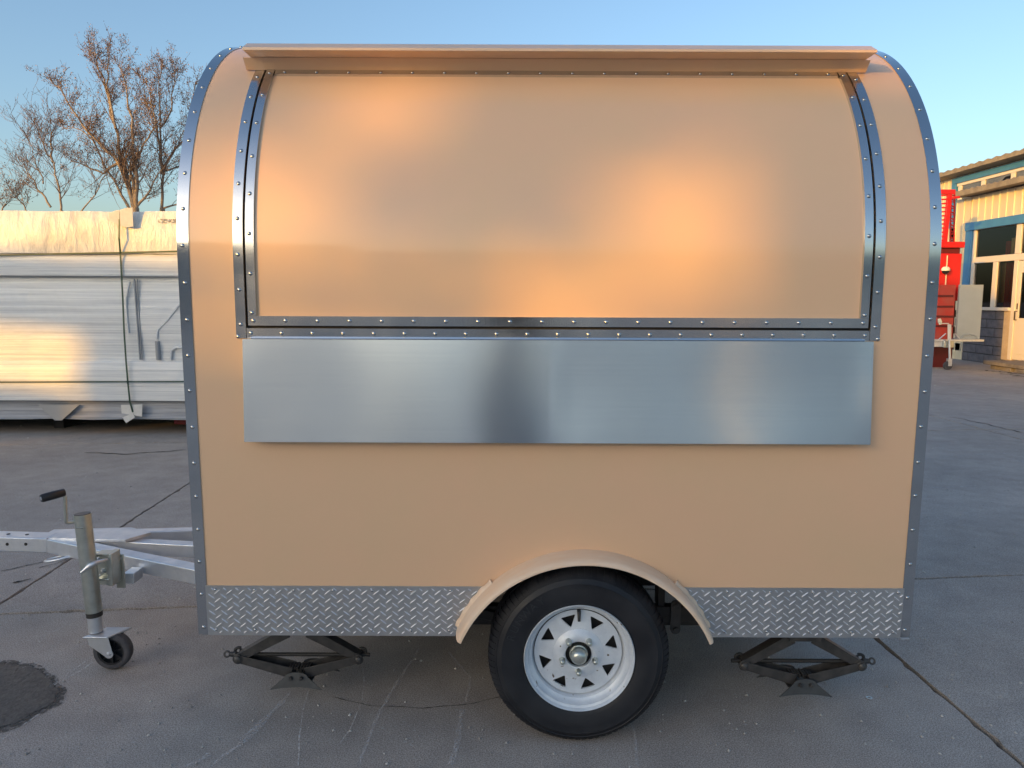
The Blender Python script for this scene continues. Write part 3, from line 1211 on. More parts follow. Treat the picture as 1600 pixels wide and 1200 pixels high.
b = MB()
rp = [(0.1725, 0.000), (0.1740, 0.003), (0.1735, 0.010), (0.165, 0.013), (0.163, 0.004), (0.161, 0.006), (0.158, 0.020), (0.1545, 0.030), (0.150, 0.033), (0.146, 0.034), (0.144, 0.048), (0.141, 0.053), (0.139, 0.120), (0.150, 0.135), (0.165, 0.150),
      (0.168, 0.150), (0.155, 0.130), (0.150, 0.060), (0.166, 0.020)]
rp = [(0.1705, -0.001), (0.1725, 0.0035), (0.1700, 0.012), (0.160, 0.016), (0.157, 0.030), (0.150, 0.036), (0.1465, 0.038), (0.1440, 0.052), (0.140, 0.056), (0.1385, 0.110), (0.150, 0.135), (0.168, 0.150),
      (0.171, 0.148), (0.158, 0.130), (0.146, 0.110), (0.150, 0.060), (0.1665, 0.018), (0.1685, 0.001)]
b.lathe(rp, (WX, WY, WZ), n=96, close=True)
rim = b.build('rim', M['rim'], trailer, smooth=40)


def disc_poly():
    """eight sectors, each a face ring round its window, so that the windows have clean straight edges"""
    vs, fs = [], []
    secs = 8
    def yoff(r):
        if r <= 0.037: return 0.034
        if r <= 0.060: return 0.029
        if r <= 0.068: return 0.033
        if r <= 0.080: return 0.041
        return 0.0415 + (r - 0.080) * 0.16
    NA = 12
    for q in range(secs):
        am = 2 * math.pi * q / secs + R(16)
        half = math.pi / secs
        # window outline: apex towards the hub, rounded corners
        rin, rout, hw_ = 0.0850, 0.1220, 0.0250
        tri = [(rin, 0.0), (rout, hw_), (rout, -hw_)]
        loop = []
        for c_ in range(3):
            P = Vector(tri[c_]); A = Vector(tri[c_ - 1]); B = Vector(tri[(c_ + 1) % 3])
            ra = 0.0042
            for t in range(4):
                t = t / 3
                a_, b_ = P + (A - P).normalized() * ra, P + (B - P).normalized() * ra
                loop.append(a_ * (1 - t) ** 2 + P * 2 * t * (1 - t) + b_ * t ** 2)
        def W(rx, tx):
            r = math.hypot(rx, tx)
            a = am + math.atan2(tx, rx)
            return (WX + r * math.cos(a), WY + yoff(r), WZ + r * math.sin(a))
        # outer boundary of the cell: same count, matched by direction from the window centre
        cen = Vector(((rin + 2 * rout) / 3, 0))
        cell = []
        N = 24
        # resample window loop by angle
        def ray_hit(poly, ang):
            d = Vector((math.cos(ang), math.sin(ang)))
            best = None
            for i in range(len(poly)):
                p, r_ = poly[i], poly[(i + 1) % len(poly)]
                e_ = r_ - p
                den = d.x * e_.y - d.y * e_.x
                if abs(den) < 1e-12: continue
                w_ = p - cen
                t = (w_.x * e_.y - w_.y * e_.x) / den
                s_ = (w_.x * d.y - w_.y * d.x) / den
                if t > 0 and -1e-6 <= s_ <= 1 + 1e-6 and (best is None or t < best):
                    best = t
            return cen + d * (best or 0.01)
        RI, RO = 0.080, 0.1385
        bound = []
        for t in range(13):
            a = half - 2 * half * t / 12
            bound.append(Vector((RO * math.cos(a), RO * math.sin(a))))
        for t in range(1, 5):
            r = RO + (RI - RO) * t / 4
            bound.append(Vector((r * math.cos(half), -r * math.sin(half))))
        for t in range(1, 13):
            a = -half + 2 * half * t / 12
            bound.append(Vector((RI * math.cos(a), RI * math.sin(a))))
        for t in range(1, 4):
            r = RI + (RO - RI) * t / 4
            bound.append(Vector((r * math.cos(half), r * math.sin(half))))
        o = len(vs)
        n = len(bound)
        for bd in bound:
            d = bd - cen
            h = ray_hit(loop, math.atan2(d.y, d.x))
            mid = h.lerp(bd, 0.12)
            vs.append(W(*bd)); vs.append(W(*mid)); vs.append(W(*h))
            w_ = W(*h)
            vs.append((w_[0], w_[1] + 0.006, w_[2]))
        for i in range(n):
            j = (i + 1) % n
            for k in range(3):
                fs.append((o + 4 * i + k, o + 4 * j + k, o + 4 * j + k + 1, o + 4 * i + k + 1))
    # inner dish
    prof_ = [(0.080, yoff(0.080)), (0.074, 0.0375), (0.069, 0.0335), (0.064, 0.031), (0.058, 0.029), (0.045, 0.0285), (0.044, 0.029), (0.0415, 0.031), (0.0405, 0.040)]
    NN = 96
    o = len(vs)
    for r, y in prof_:
        for k in range(NN):
            a = 2 * math.pi * k / NN
            vs.append((WX + r * math.cos(a), WY + y, WZ + r * math.sin(a)))
    for i in range(len(prof_) - 1):
        for k in range(NN):
            l = (k + 1) % NN
            fs.append((o + i * NN + k, o + i * NN + l, o + (i + 1) * NN + l, o + (i + 1) * NN + k))
    return MB().add(vs, fs)


disc = disc_poly().build('wheel_disc', M['rim'], trailer, fix=True)
bmx = bmesh.new(); bmx.from_mesh(disc.data); bmesh.ops.remove_doubles(bmx, verts=bmx.verts, dist=0.0004); bmesh.ops.recalc_face_normals(bmx, faces=bmx.faces)
bmx.to_mesh(disc.data); bmx.free()
disc.data.polygons.foreach_set('use_smooth', [True] * len(disc.data.polygons))
disc.data.set_sharp_from_angle(angle=R(40))
b = MB()
b.lathe([(0.001, 0.0), (0.0425, 0.0), (0.0425, 0.02)], (WX, WY + 0.052, WZ), n=32)
b.lathe([(0.001, 0.0), (0.139, 0.0), (0.139, 0.05), (0.001, 0.05)], (WX, WY + 0.085, WZ), n=48)
b.build('brake_drum', M['chassis'], trailer, smooth=40)
b = MB()
b.lathe([(0.0005, -0.004), (0.012, -0.0035), (0.019, 0.000), (0.0230, 0.006), (0.0255, 0.012), (0.0258, 0.030), (0.0290, 0.031), (0.0290, 0.060)], (WX, WY + 0.002, WZ), n=32)
b.build('hub_cap', M['zinc'], trailer, smooth=50)
b = MB()
b.lathe([(0.0005, 0.0), (0.004, 0.0003), (0.0072, 0.003), (0.0088, 0.008), (0.0092, 0.020), (0.0105, 0.024), (0.0105, 0.028)], (0, 0, 0), n=12)
nut = b.build('wheel_nut', M['zinc'], None, smooth=50)
for k in range(5):
    a = R(-90 + 72 * k)
    Mx = Matrix.Translation((WX + 0.054 * math.cos(a), WY + 0.006, WZ + 0.054 * math.sin(a)))
    if k == 0:
        attach(nut, trailer)
        nut.matrix_basis = Mx
    else:
        copy_part(nut, Mx, trailer)
b = MB()
b.tube([(WX, WY + 0.046, WZ + 0.141), (WX, WY + 0.034, WZ + 0.135), (WX, WY + 0.028, WZ + 0.118), (WX, WY + 0.027, WZ + 0.110)], [0.006, 0.006, 0.005, 0.0045], 10)
b.build('valve_stem', M['plastic'], trailer, smooth=40)

# far wheel, axle, springs and chassis rails under the body
b = MB()
b.lathe([(0.168, 0.0), (0.24, -0.004), (RT - 0.01, 0.02), (RT, 0.05), (RT, 0.12), (RT - 0.01, 0.15), (0.168, 0.165)], (WX, 2 * YC - WY - 0.165, WZ), n=48, close=True)
b.lathe([(0.01, 0.05), (0.168, 0.05), (0.168, 0.1), (0.01, 0.1)], (WX, 2 * YC - WY - 0.165, WZ), n=32)
b.build('far_wheel', M['tyre'], trailer, smooth=40)
b = MB()
b.tube([(WX, WY + 0.06, WZ), (WX, 2 * YC - WY - 0.06, WZ)], 0.025, 12)
b.build('axle', M['chassis'], trailer, smooth=40)
for y in (2.52, 2 * YC - 2.52):
    b = MB()
    b.box((TX0 + 0.05, y - 0.025, ZB - 0.055), (TX1 - 0.05, y + 0.025, ZB))
    b.build('chassis_rail', M['chassis'], trailer)
b = MB()
ys = 2.46
n = 16
pts = []
for k in range(n + 1):
    t = k / n
    pts.append(Vector((WX - 0.33 + 0.66 * t, ys, WZ + 0.045 - 0.07 * math.sin(math.pi * t))))
for i in range(3):
    c0, c1 = i * 2, n - i * 2
    for k in range(c0, c1):
        b.bar(pts[k] - Vector((0, 0, 0.008 * i)), pts[k + 1] - Vector((0, 0, 0.008 * i)), 0.045, 0.0065)
b.build('leaf_spring', M['chassis'], trailer)
shx = px(1056, 965, 2.43)
b = MB()
for dz, r in ((0.042, 0.017), (-0.042, 0.017)):
    b.lathe([(0.001, 0), (r, 0), (r, 0.008), (0.001, 0.008)], (shx.x, 2.43, shx.z + dz), n=16)
    b.lathe([(0.001, -0.01), (0.009, -0.01), (0.009, 0.008)], (shx.x, 2.43, shx.z + dz), n=12)
b.box((shx.x - 0.017, 2.4305, shx.z - 0.042), (shx.x + 0.017, 2.4375, shx.z + 0.042))
b.build('spring_shackle', M['black_metal'], trailer, smooth=40)
b = MB()
b.box((shx.x - 0.06, 2.445, shx.z + 0.03), (shx.x - 0.035, 2.50, shx.z + 0.12))
b.box((shx.x - 0.055, 2.447, shx.z - 0.035), (shx.x - 0.02, 2.49, shx.z + 0.0295))
b.box((AX - 0.42, 2.44, ZB - 0.02), (AX + 0.43, 2.475, ZB + 0.035))
b.build('spring_hanger', M['chassis'], trailer, bevel=0.003)
hp = px(755, 960, 2.44)
b = MB()
b.bar((hp.x - 0.08, 2.44, hp.z + 0.02), (hp.x + 0.09, 2.44, hp.z - 0.012), 0.03, 0.034)
b.build('torsion_arm', M['chassis'], trailer, bevel=0.004)

# drawbar: three galvanised box beams and the coupling tube
def at(u, v, D):
    return px(u, v, D)


def beam(p, q, w, h, name, m=M['galv']):
    b = MB()
    b.bar(p, q, w, h)
    return b.build(name, m, trailer, bevel=0.004)


c0 = at(305, 890, 2.81); c1 = at(66, 841, 3.085)
d0 = Vector((c0.x, c0.y + 0.03, c0.z - 0.03)); d1 = Vector((c1.x, c1.y + 0.03, c1.z - 0.03))
dd = (d0 - d1).normalized()
beam(d1, d0 + dd * 0.9, 0.06, 0.06, 'near_drawbar_beam')
m0 = at(305, 851.5, 3.08); m1 = at(130, 843, 3.08)
e0 = Vector((m0.x, m0.y + 0.028, m0.z - 0.03)); e1 = Vector((m1.x, m1.y + 0.028, m1.z - 0.028))
beam(e1, e0 + (e0 - e1).normalized() * 0.9, 0.055, 0.055, 'centre_drawbar_beam')
f0 = at(305, 828, 3.36)
f1 = Vector((d1.x, d1.y + 0.05, d1.z))
g0 = Vector((f0.x, f0.y + 0.025, f0.z - 0.03))
beam(f1, g0 + (g0 - f1).normalized() * 0.9, 0.055, 0.058, 'far_drawbar_beam')
# gusset plate on top where the beams meet
b = MB()
gz = max(d1.z, f1.z) + 0.031
b.prism([(d1.x - 0.02, d1.y - 0.03), (d1.x + 0.36, d1.y - 0.05), (d1.x + 0.42, d1.y + 0.05), (d1.x + 0.30, d1.y + 0.12), (d1.x - 0.02, d1.y + 0.085)], gz - 0.012, gz + 0.0015, axis='Z')
gp = b.build('gusset_plate', M['galv'], trailer, bevel=0.001)
k0 = at(66, 841, 3.075); k1 = at(-120, 836, 3.075)
h0 = Vector((k0.x + 0.02, k0.y + 0.04, k0.z - 0.031)); h1 = Vector((k1.x, k1.y + 0.04, k1.z - 0.031))
beam(h1, h0, 0.085, 0.062, 'coupling_tube')
ax = (h0 - h1).normalized()
for uu in (12, 41):
    q = at(uu, 850, 3.075)
    b = MB()
    b.lathe([(0.0005, -0.0015), (0.0065, -0.0015), (0.0065, 0.003)], (q.x, h0.y - 0.0425, q.z), n=14)
    b.build('bolt_hole', M['black'], trailer)
for uu in (12, 41):
    q = at(uu, 835.5, 3.11)
    b = MB()
    b.lathe([(0.0005, 0.0012), (0.0075, 0.0012), (0.0075, -0.002)], (q.x, h0.y, h0.z + 0.0312 + (h1.z - h0.z) * (h0.x - q.x) / (h0.x - h1.x)), axis='Z', n=14)
    b.build('bolt_hole', M['black'], trailer)
# safety chain loop under the beam
q = at(92, 872, 3.05)
b = MB()
ring_ = [Vector((q.x + 0.055 * math.cos(2 * math.pi * k / 20) + (0.03 if k in (0, 1, 19) else 0), q.y + 0.03 * math.sin(2 * math.pi * k / 20), q.z + 0.012 * math.cos(2 * math.pi * k / 20))) for k in range(21)]
b.tube(ring_, 0.006, 8, cap=False)
b.build('tie_ring', M['galv'], trailer, smooth=60)

# jockey jack on the near beam
JY = 2.70
jt, jb = at(128.5, 803, JY), at(147, 955, JY)
jd = (jb - jt).normalized()
jlow = at(150, 986, JY)
b = MB()
b.tube([jt, jb + (jb - jt).normalized() * 0.0], 0.0290, 24, cap=False)
b.tube([jt + jd * 0.003, jt - jd * 0.0], [0.0268, 0.0268], 24)
b.tube([jt + jd * 0.02, jt + jd * 0.001], [0.0296, 0.0296], 24)
jack_tube = b.build('jack_tube', M['zinc'], trailer, smooth=40)
b = MB()
b.tube([jt + jd * 0.0002, jt - jd * 0.0015], 0.0275, 24)
b.build('jack_cap', mat('dull_cap', (0.12, 0.11, 0.11), rough=0.5, metal=0.5), trailer, smooth=40)
b = MB()
b.tube([jb - jd * 0.002, jb + jd * 0.018], 0.0282, 24)
b.build('jack_collar', M['chassis'], trailer, smooth=40)
b = MB()
b.tube([jb + jd * 0.01, jlow], 0.0250, 24)
b.build('jack_inner_tube', M['galv'], trailer, smooth=40)
# crank
b = MB()
w0 = at(124, 814, JY - 0.005); w1 = at(106, 817, JY - 0.03); w2 = at(103, 812, JY - 0.035); w3 = at(101.5, 775, JY - 0.03); w4 = at(98, 768, JY - 0.03)
b.tube([w0, w1, at(103.5, 816, JY - 0.034), w2, w3], 0.0062, 10)
b.tube([at(131, 825, JY - 0.03), at(119, 825, JY - 0.03)], 0.003, 6)
b.build('jack_crank', M['zinc'], trailer, smooth=60)
b = MB()
g0_, g1_ = at(101, 769, JY - 0.03), at(64, 779, JY - 0.09)
b.tube([g0_, g0_.lerp(g1_, 0.03), g0_.lerp(g1_, 0.5), g0_.lerp(g1_, 0.94), g1_], [0.0125, 0.0145, 0.0155, 0.0150, 0.0130], 20)
gh = b.build('crank_handle', M['plastic'], trailer, smooth=40)
b = MB()
b.tube([g1_ + (g1_ - g0_).normalized() * 0.0012, g1_ - (g1_ - g0_).normalized() * 0.002], 0.0065, 12)
b.build('pin_end', M['galv'], gh, smooth=40)
# clamp between jack and beam
b = MB()
ca, cb = at(146, 865, JY + 0.01), at(190, 905, 2.86)
def slab_px(u0, v0, u1, v1, y0, y1):
    p, q = px(u0, v1, y0), px(u1, v0, y0)
    return (p.x, y0, p.z), (q.x, y1, q.z)


b.box(*slab_px(182, 866, 193, 919, 2.80, 2.806))
b.box(*slab_px(168, 866, 174, 916, 2.735, 2.80))
b.box(*slab_px(148, 862, 168, 914, 2.775, 2.781))
b.box(*slab_px(174, 872, 182, 912, 2.78, 2.786))
b.build('clamp_plate', M['zinc'], trailer, bevel=0.003)
b = MB()
b.box(*slab_px(193, 896, 209, 912, 2.83, 2.90))
b.build('clamp_block', M['galv'], trailer, bevel=0.002)
b = MB()
b.box(*slab_px(148, 866, 168, 870, 2.73, 2.78))
b.build('clamp_bracket', M['zinc'], trailer, bevel=0.002)
b = MB()
b.box(*slab_px(150, 905, 170, 908, 2.73, 2.78))
b.build('clamp_bracket', M['zinc'], trailer, bevel=0.002)
for (u, v, D) in ((186, 872, 2.80), (186, 904, 2.80), (162, 891, 2.775), (155, 901, 2.775), (154, 874, 2.775)):
    q = px(u, v, D)
    b = MB()
    b.lathe([(0.0005, -0.010), (0.006, -0.009), (0.0085, -0.005), (0.0095, 0.0)], (q.x, D, q.z), n=6)
    b.build('clamp_bolt', M['galv'], trailer, smooth=30)
b = MB()
b.tube([px(168, 874, 2.73), px(158, 877, 2.70), px(148, 880, 2.672), px(140, 884, 2.668), px(126, 895, 2.66)], [0.005, 0.0075, 0.009, 0.009, 0.004], 10)
b.build('jack_lever', M['galv'], trailer, smooth=60)
# wheel fork and jockey wheel
JX = jlow.x
fz = jlow.z
b = MB()
q0, q1 = px(131, 996, JY - 0.04), px(168, 983, JY + 0.05)
tz = px(150, 988, JY).z
b.prism([(q0.x - 0.004, JY - 0.042), (q0.x + 0.088, JY - 0.042), (q0.x + 0.135, JY + 0.045), (q0.x + 0.040, JY + 0.045)], tz - 0.006, tz + 0.001, axis='Z')
b.build('fork_plate', M['galv'], trailer, bevel=0.002)
wc = px(176, 1017, JY)
WJ = 0.070
wz = WJ + 0.002
wx = px(177, 1015, JY).x
for yy in (JY - 0.034, JY + 0.030):
    b = MB()
    top_l, top_r = q0.x + 0.008, q0.x + 0.085
    if yy > JY:
        top_l += 0.03; top_r += 0.03
    poly = [(top_l, tz - 0.005), (top_r, tz - 0.005)]
    for k in range(9):
        a = R(40) - R(190) * k / 8
        poly.append((wx + 0.017 * math.cos(a), wz + 0.017 * math.sin(a)))
    poly.append((top_l + 0.004, wz + 0.035))
    b.prism(poly, yy, yy + 0.003)
    b.build('fork_arm', M['galv'], trailer, bevel=0.001)
b = MB()
b.lathe([(0.0005, -0.006), (0.006, -0.005), (0.008, 0.0)], (wx, JY - 0.034, wz), n=12)
b.tube([(wx, JY - 0.03, wz), (wx, JY + 0.033, wz)], 0.005, 8)
b.build('wheel_axle_bolt', M['galv'], trailer, smooth=40)
b = MB()
b.lathe([(0.050, -0.020), (0.060, -0.021), (WJ - 0.002, -0.016), (WJ, -0.008), (WJ, 0.008), (WJ - 0.002, 0.016), (0.060, 0.021), (0.050, 0.020)], (wx, JY, wz), n=48, close=True)
jt_ = b.build('jockey_tyre', M['jockey_tyre'], trailer, smooth=50)
b = MB()
b.lathe([(0.044, -0.018), (0.0505, -0.018), (0.0505, 0.018), (0.044, 0.018)], (wx, JY, wz), n=40, close=True)
b.lathe([(0.008, -0.019), (0.016, -0.019), (0.016, 0.019), (0.008, 0.019)], (wx, JY, wz), n=20, close=True)
b.lathe([(0.016, -0.001), (0.044, -0.001), (0.044, 0.001), (0.016, 0.001)], (wx, JY, wz), n=40, close=True)
for k in range(7):
    a = 2 * math.pi * k / 7 + 0.3
    b.bar((wx + 0.015 * math.cos(a), JY, wz + 0.015 * math.sin(a)), (wx + 0.045 * math.cos(a), JY, wz + 0.045 * math.sin(a)), 0.030, 0.004)
b.build('jockey_hub', M['plastic'], trailer, smooth=40)


# scissor jacks hanging under the body
def scissor(cx, D, half, z_pin, eye_side, label):
    t = thing('scissor_jack', (cx, D, 0), label, 'jack', 'scissor jacks folded under the trailer body')
    m = M['black_metal']
    z_top, z_foot = z_pin + 0.112, z_pin - 0.082
    w = 0.052                                   # channel width

    def channel(p, q, up_sign, name, depth=0.030, narrow=1.0, z_open=1):
        """U channel from p to q in the plane y, webs at both sides"""
        p, q = Vector((p[0], D, p[1])), Vector((q[0], D, q[1]))
        d = (q - p).normalized()
        nrm = Vector((-d.z, 0, d.x)) * up_sign
        b = MB()
        ww = w / 2 * narrow
        h0, h1 = 0.013, depth / 2 + 0.004
        for y0, y1 in ((-ww, -ww + 0.003), (ww - 0.003, ww)):
            vs = []
            for y in (y0, y1):
                for (s_, hh) in ((p - d * 0.012, h0), (q + d * 0.006, h1)):
                    vs.append(s_ + nrm * hh + Vector((0, y, 0)))
                    vs.append(s_ - nrm * hh + Vector((0, y, 0)))
            b.add(vs, [(0, 1, 3, 2), (4, 6, 7, 5), (0, 2, 6, 4), (1, 5, 7, 3), (0, 4, 5, 1), (2, 3, 7, 6)])
        vs = []
        for y in (-ww, ww):
            for (s_, hh) in ((p - d * 0.004, h0), (q + d * 0.002, h1)):
                vs.append(s_ - nrm * (hh) + Vector((0, y, 0)))
                vs.append(s_ - nrm * (hh - 0.003) + Vector((0, y, 0)))
        b.add(vs, [(0, 1, 3, 2), (4, 6, 7, 5), (0, 2, 6, 4), (1, 5, 7, 3), (0, 4, 5, 1), (2, 3, 7, 6)])
        # rounded boss round the pin
        b.lathe([(0.001, -0.001), (0.0175, -0.001), (0.0175, 0.0025), (0.001, 0.0025)], (p.x, D - ww - 0.0005, p.z), n=20)
        return b.build(name, m, t, bevel=0.0012)
    for sgn in (-1, 1):
        channel((cx + sgn * half, z_pin), (cx + sgn * 0.030, z_foot + 0.034), 1 if sgn < 0 else -1, 'lower_arm', narrow=1.0)
        channel((cx + sgn * (half - 0.006), z_pin + 0.003), (cx + sgn * 0.040, z_top - 0.020), -1 if sgn < 0 else 1, 'upper_arm', narrow=0.80)
        b = MB()
        b.lathe([(0.0005, -0.010), (0.008, -0.009), (0.0125, -0.005), (0.0130, 0.0)], (cx + sgn * half, D - w / 2 - 0.001, z_pin), n=16)
        b.tube([(cx + sgn * half, D - w / 2, z_pin), (cx + sgn * half, D + w / 2, z_pin)], 0.009, 12)
        b.build('pivot_pin', m, t, smooth=40)
        b = MB()
        q = Vector((cx + sgn * (half + 0.006), D + 0.006, z_pin + 0.014))
        b.tube([q + Vector((sgn * 0.014 * math.cos(a), 0, 0.013 * math.sin(a))) for a in [R(-80 + 20 * k) for k in range(11)]], 0.0055, 8)
        b.build('end_hook', M['chassis'], t, smooth=60)
    # threaded rod: threads as a run of small rings
    b = MB()
    x0, x1 = cx - half - 0.035, cx + half + 0.035
    pts, rad = [], []
    nn = 150
    for k in range(nn + 1):
        pts.append((x0 + (x1 - x0) * k / nn, D, z_pin + 0.006))
        rad.append(0.0062 if k % 2 else 0.0074)
    b.tube(pts, rad, 10)
    b.build('screw_rod', M['chassis'], t, smooth=60)
    ex0 = cx + eye_side * (half + 0.036)
    b = MB()
    b.tube([(ex0 - eye_side * 0.022, D, z_pin + 0.006), (ex0 - eye_side * 0.012, D, z_pin + 0.006)], 0.011, 12)
    b.tube([(ex0 - eye_side * 0.010, D, z_pin + 0.006), (ex0 - eye_side * 0.003, D, z_pin + 0.006)], 0.009, 12)
    q = Vector((ex0 + eye_side * 0.010, D, z_pin + 0.006))
    b.tube([q + Vector((0.0095 * math.cos(R(k * 30)), 0.004 * math.sin(R(k * 30)), 0.0085 * math.sin(R(k * 30)))) for k in range(13)], 0.0036, 8, cap=False)
    b.build('screw_eye', M['black_metal'], t, smooth=60)
    # foot: sheet steel saddle with flared sides
    b = MB()
    for yy, lean in ((-0.034, -0.014), (0.034, 0.014)):
        poly = []
        for k in range(13):
            a = math.pi * k / 12
            poly.append((0.040 * math.cos(a) * 1.0, 0.014 * math.sin(a)))
        top = [(cx + x * 0.95, z_foot + 0.034 + z) for x, z in poly]
        base = []
        nbt = 10
        for k in range(nbt + 1):
            tt = k / nbt
            base.append((cx - 0.090 + 0.180 * tt, z_foot - 0.008 + 0.009 * math.sin(math.pi * tt)))
        ring_ = top + base
        vs = []
        for th in (0, 0.003):
            for x, z in ring_:
                l = (z_foot + 0.048 - z) / 0.056
                vs.append((x + (-eye_side * 0.034 if yy > 0 else 0), D + yy * 1.5 + lean * l + th, z))
        n_ = len(ring_)
        fs = [tuple(range(n_)), tuple(reversed(range(n_, 2 * n_)))]
        for k in range(n_):
            j = (k + 1) % n_
            fs.append((j, k, k + n_, j + n_))
        b.add(vs, fs)
    b.box((cx - 0.05, D - 0.034, z_foot + 0.010), (cx + 0.05, D + 0.036, z_foot + 0.0135))
    b.build('foot_plate', mat('worn_black_foot', (0.065, 0.068, 0.070), rough=0.4, col2=(0.04, 0.04, 0.042), nscale=20), t)
    for dx in (-0.018, 0.018):
        b = MB()
        b.lathe([(0.0005, -0.006), (0.0055, -0.005), (0.0070, 0.0)], (cx + dx, D - 0.060, z_foot + 0.031), n=12)
        b.tube([(cx + dx, D - 0.058, z_foot + 0.031), (cx + dx, D + 0.050, z_foot + 0.031)], 0.006, 10)
        b.build('foot_pin', M['black_metal'], t, smooth=40)
    b = MB()
    for sgn in (-1, 1):
        for k in range(4):
            b.box((cx + sgn * (0.006 + 0.009 * k) - 0.003, D - 0.020, z_foot + 0.036 + 0.006 * (k % 2)), (cx + sgn * (0.006 + 0.009 * k) + 0.003, D + 0.020, z_foot + 0.050))
    b.build('gear_teeth', M['chassis'], t)
    b = MB()
    b.box((cx - 0.055, D - 0.035, z_top - 0.022), (cx + 0.055, D + 0.035, ZB + 0.002))
    b.build('top_bracket', m, t, bevel=0.003)


pL = px(469, 1025, 2.50)
scissor(pL.x, 2.50, px(563.4, 1025, 2.475).x - px(469, 1025, 2.475).x, pL.z, -1, 'black scissor jack under the front end of the trailer beside the drawbar')
pR = px(1250, 1035, 2.46)
scissor(pR.x, 2.46, px(1342.3, 1035, 2.435).x - px(1250, 1035, 2.435).x, pR.z, 1, 'black scissor jack under the rear end of the trailer, right of the wheel')

# ------------------------------------------------------------------ wrapped stack of panels on the left
def film_mat(name, c1, c2, stretch, bumpd, vert=False):
    m = bpy.data.materials.new(name)
    m.use_nodes = True
    nt = m.node_tree
    L = nt.links.new
    b = nt.nodes['Principled BSDF']
    b.inputs['Roughness'].default_value = 0.38
    b.inputs['Specular IOR Level'].default_value = 0.5
    tc = nt.nodes.new('ShaderNodeTexCoord')
    mp = node(nt, 'ShaderNodeMapping'); mp.inputs['Scale'].default_value = stretch
    L(tc.outputs['Object'], mp.inputs[0])
    n = node(nt, 'ShaderNodeTexNoise'); n.inputs['Scale'].default_value = 1; n.inputs['Detail'].default_value = 6; n.inputs['Roughness'].default_value = 0.65
    n.inputs['Distortion'].default_value = 0.3
    L(mp.outputs[0], n.inputs['Vector'])
    r = node(nt, 'ShaderNodeMapRange'); r.inputs[1].default_value, r.inputs[2].default_value = 0.36, 0.62
    L(n.outputs[0], r.inputs[0])
    mx = node(nt, 'ShaderNodeMix', data_type='RGBA')
    mx.inputs[6].default_value = (*c1, 1); mx.inputs[7].default_value = (*c2, 1)
    L(r.outputs[0], mx.inputs[0]); L(mx.outputs[2], b.inputs['Base Color'])
    bu = node(nt, 'ShaderNodeBump'); bu.inputs['Strength'].default_value = 0.7; bu.inputs['Distance'].default_value = bumpd
    L(n.outputs[0], bu.inputs['Height'])
    n3 = node(nt, 'ShaderNodeTexNoise'); n3.inputs['Scale'].default_value = 2.2; n3.inputs['Detail'].default_value = 3
    L(tc.outputs['Object'], n3.inputs['Vector'])
    b3 = node(nt, 'ShaderNodeBump'); b3.inputs['Strength'].default_value = 0.6; b3.inputs['Distance'].default_value = 0.05
    L(n3.outputs[0], b3.inputs['Height']); L(bu.outputs[0], b3.inputs['Normal'])
    L(b3.outputs[0], b.inputs['Normal'])
    return m


M['film'] = film_mat('stretch_film', (0.60, 0.61, 0.62), (0.84, 0.84, 0.82), (0.5, 1, 42), 0.010)
M['film_top'] = film_mat('wrinkled_film', (0.58, 0.58, 0.56), (0.86, 0.85, 0.80), (6, 1, 1.8), 0.05)
M['film_skirt'] = film_mat('grey_film_skirt', (0.20, 0.21, 0.23), (0.42, 0.43, 0.46), (0.6, 1, 30), 0.02)
M['strap'] = mat('green_strap', (0.035, 0.075, 0.05), rough=0.4)
M['paper'] = mat('pale_paper_protector', (0.72, 0.70, 0.66), rough=0.7, col2=(0.62, 0.60, 0.56), nscale=12)
M['timber'] = mat('dark_bearer', (0.03, 0.028, 0.027), rough=0.8)
load = thing('wrapped_panel_stack', (-3.6, 8.6, 0), 'tall stack of white panels wrapped in clear film with green straps', 'wrapped load')
LX0, LX1 = -8.2, 0.6
LY = 7.5


def film_face(z0, z1, y, name, m, bow=0.015, seed=0, sag=0.0, top=True, nx=90, nz=14, zt_fn=None):
    """front face plus top and ends of one bundle, gently uneven"""
    b = MB()
    vs, fs = [], []
    for j in range(nz + 1):
        for i in range(nx + 1):
            tx, tz_ = i / nx, j / nz
            x = LX0 + (LX1 - LX0) * tx
            z = z0 + (z1 - z0) * tz_
            if j == 0:
                z -= sag * abs(noise.noise(Vector((x * 1.3, seed, 0))))
            if j == nz and zt_fn:
                z += zt_fn(x)
            yy = y - bow * math.sin(math.pi * tz_) + 0.012 * noise.noise(Vector((x * 2.2, z * 3, seed))) + 0.02 * (tz_ ** 6)
            vs.append((x, yy, z))
    w = nx + 1
    for j in range(nz):
        for i in range(nx):
            a = j * w + i
            fs.append((a, a + 1, a + w + 1, a + w))
    o = len(vs)
    for i in range(nx + 1):
        x = LX0 + (LX1 - LX0) * i / nx
        vs.append((x, 9.7, z1))
    for i in range(nx):
        a = nz * w + i
        fs.append((a, a + 1, o + i + 1, o + i))
    # underside and back
    u = len(vs)
    vs += [(LX0, 9.7, z0), (LX1, 9.7, z0)]
    fs.append((o, o + nx, u + 1, u))
    fs.append(tuple([u, u + 1] + [i for i in range(nx, -1, -1)]))
    fs.append(tuple([u] + [j * w for j in range(nz + 1)] + [o]))
    fs.append(tuple([u + 1, o + nx] + [j * w + nx for j in range(nz, -1, -1)]))
    b.add(vs, fs)
    return b.build(name, m, load, fix=False, smooth=50)


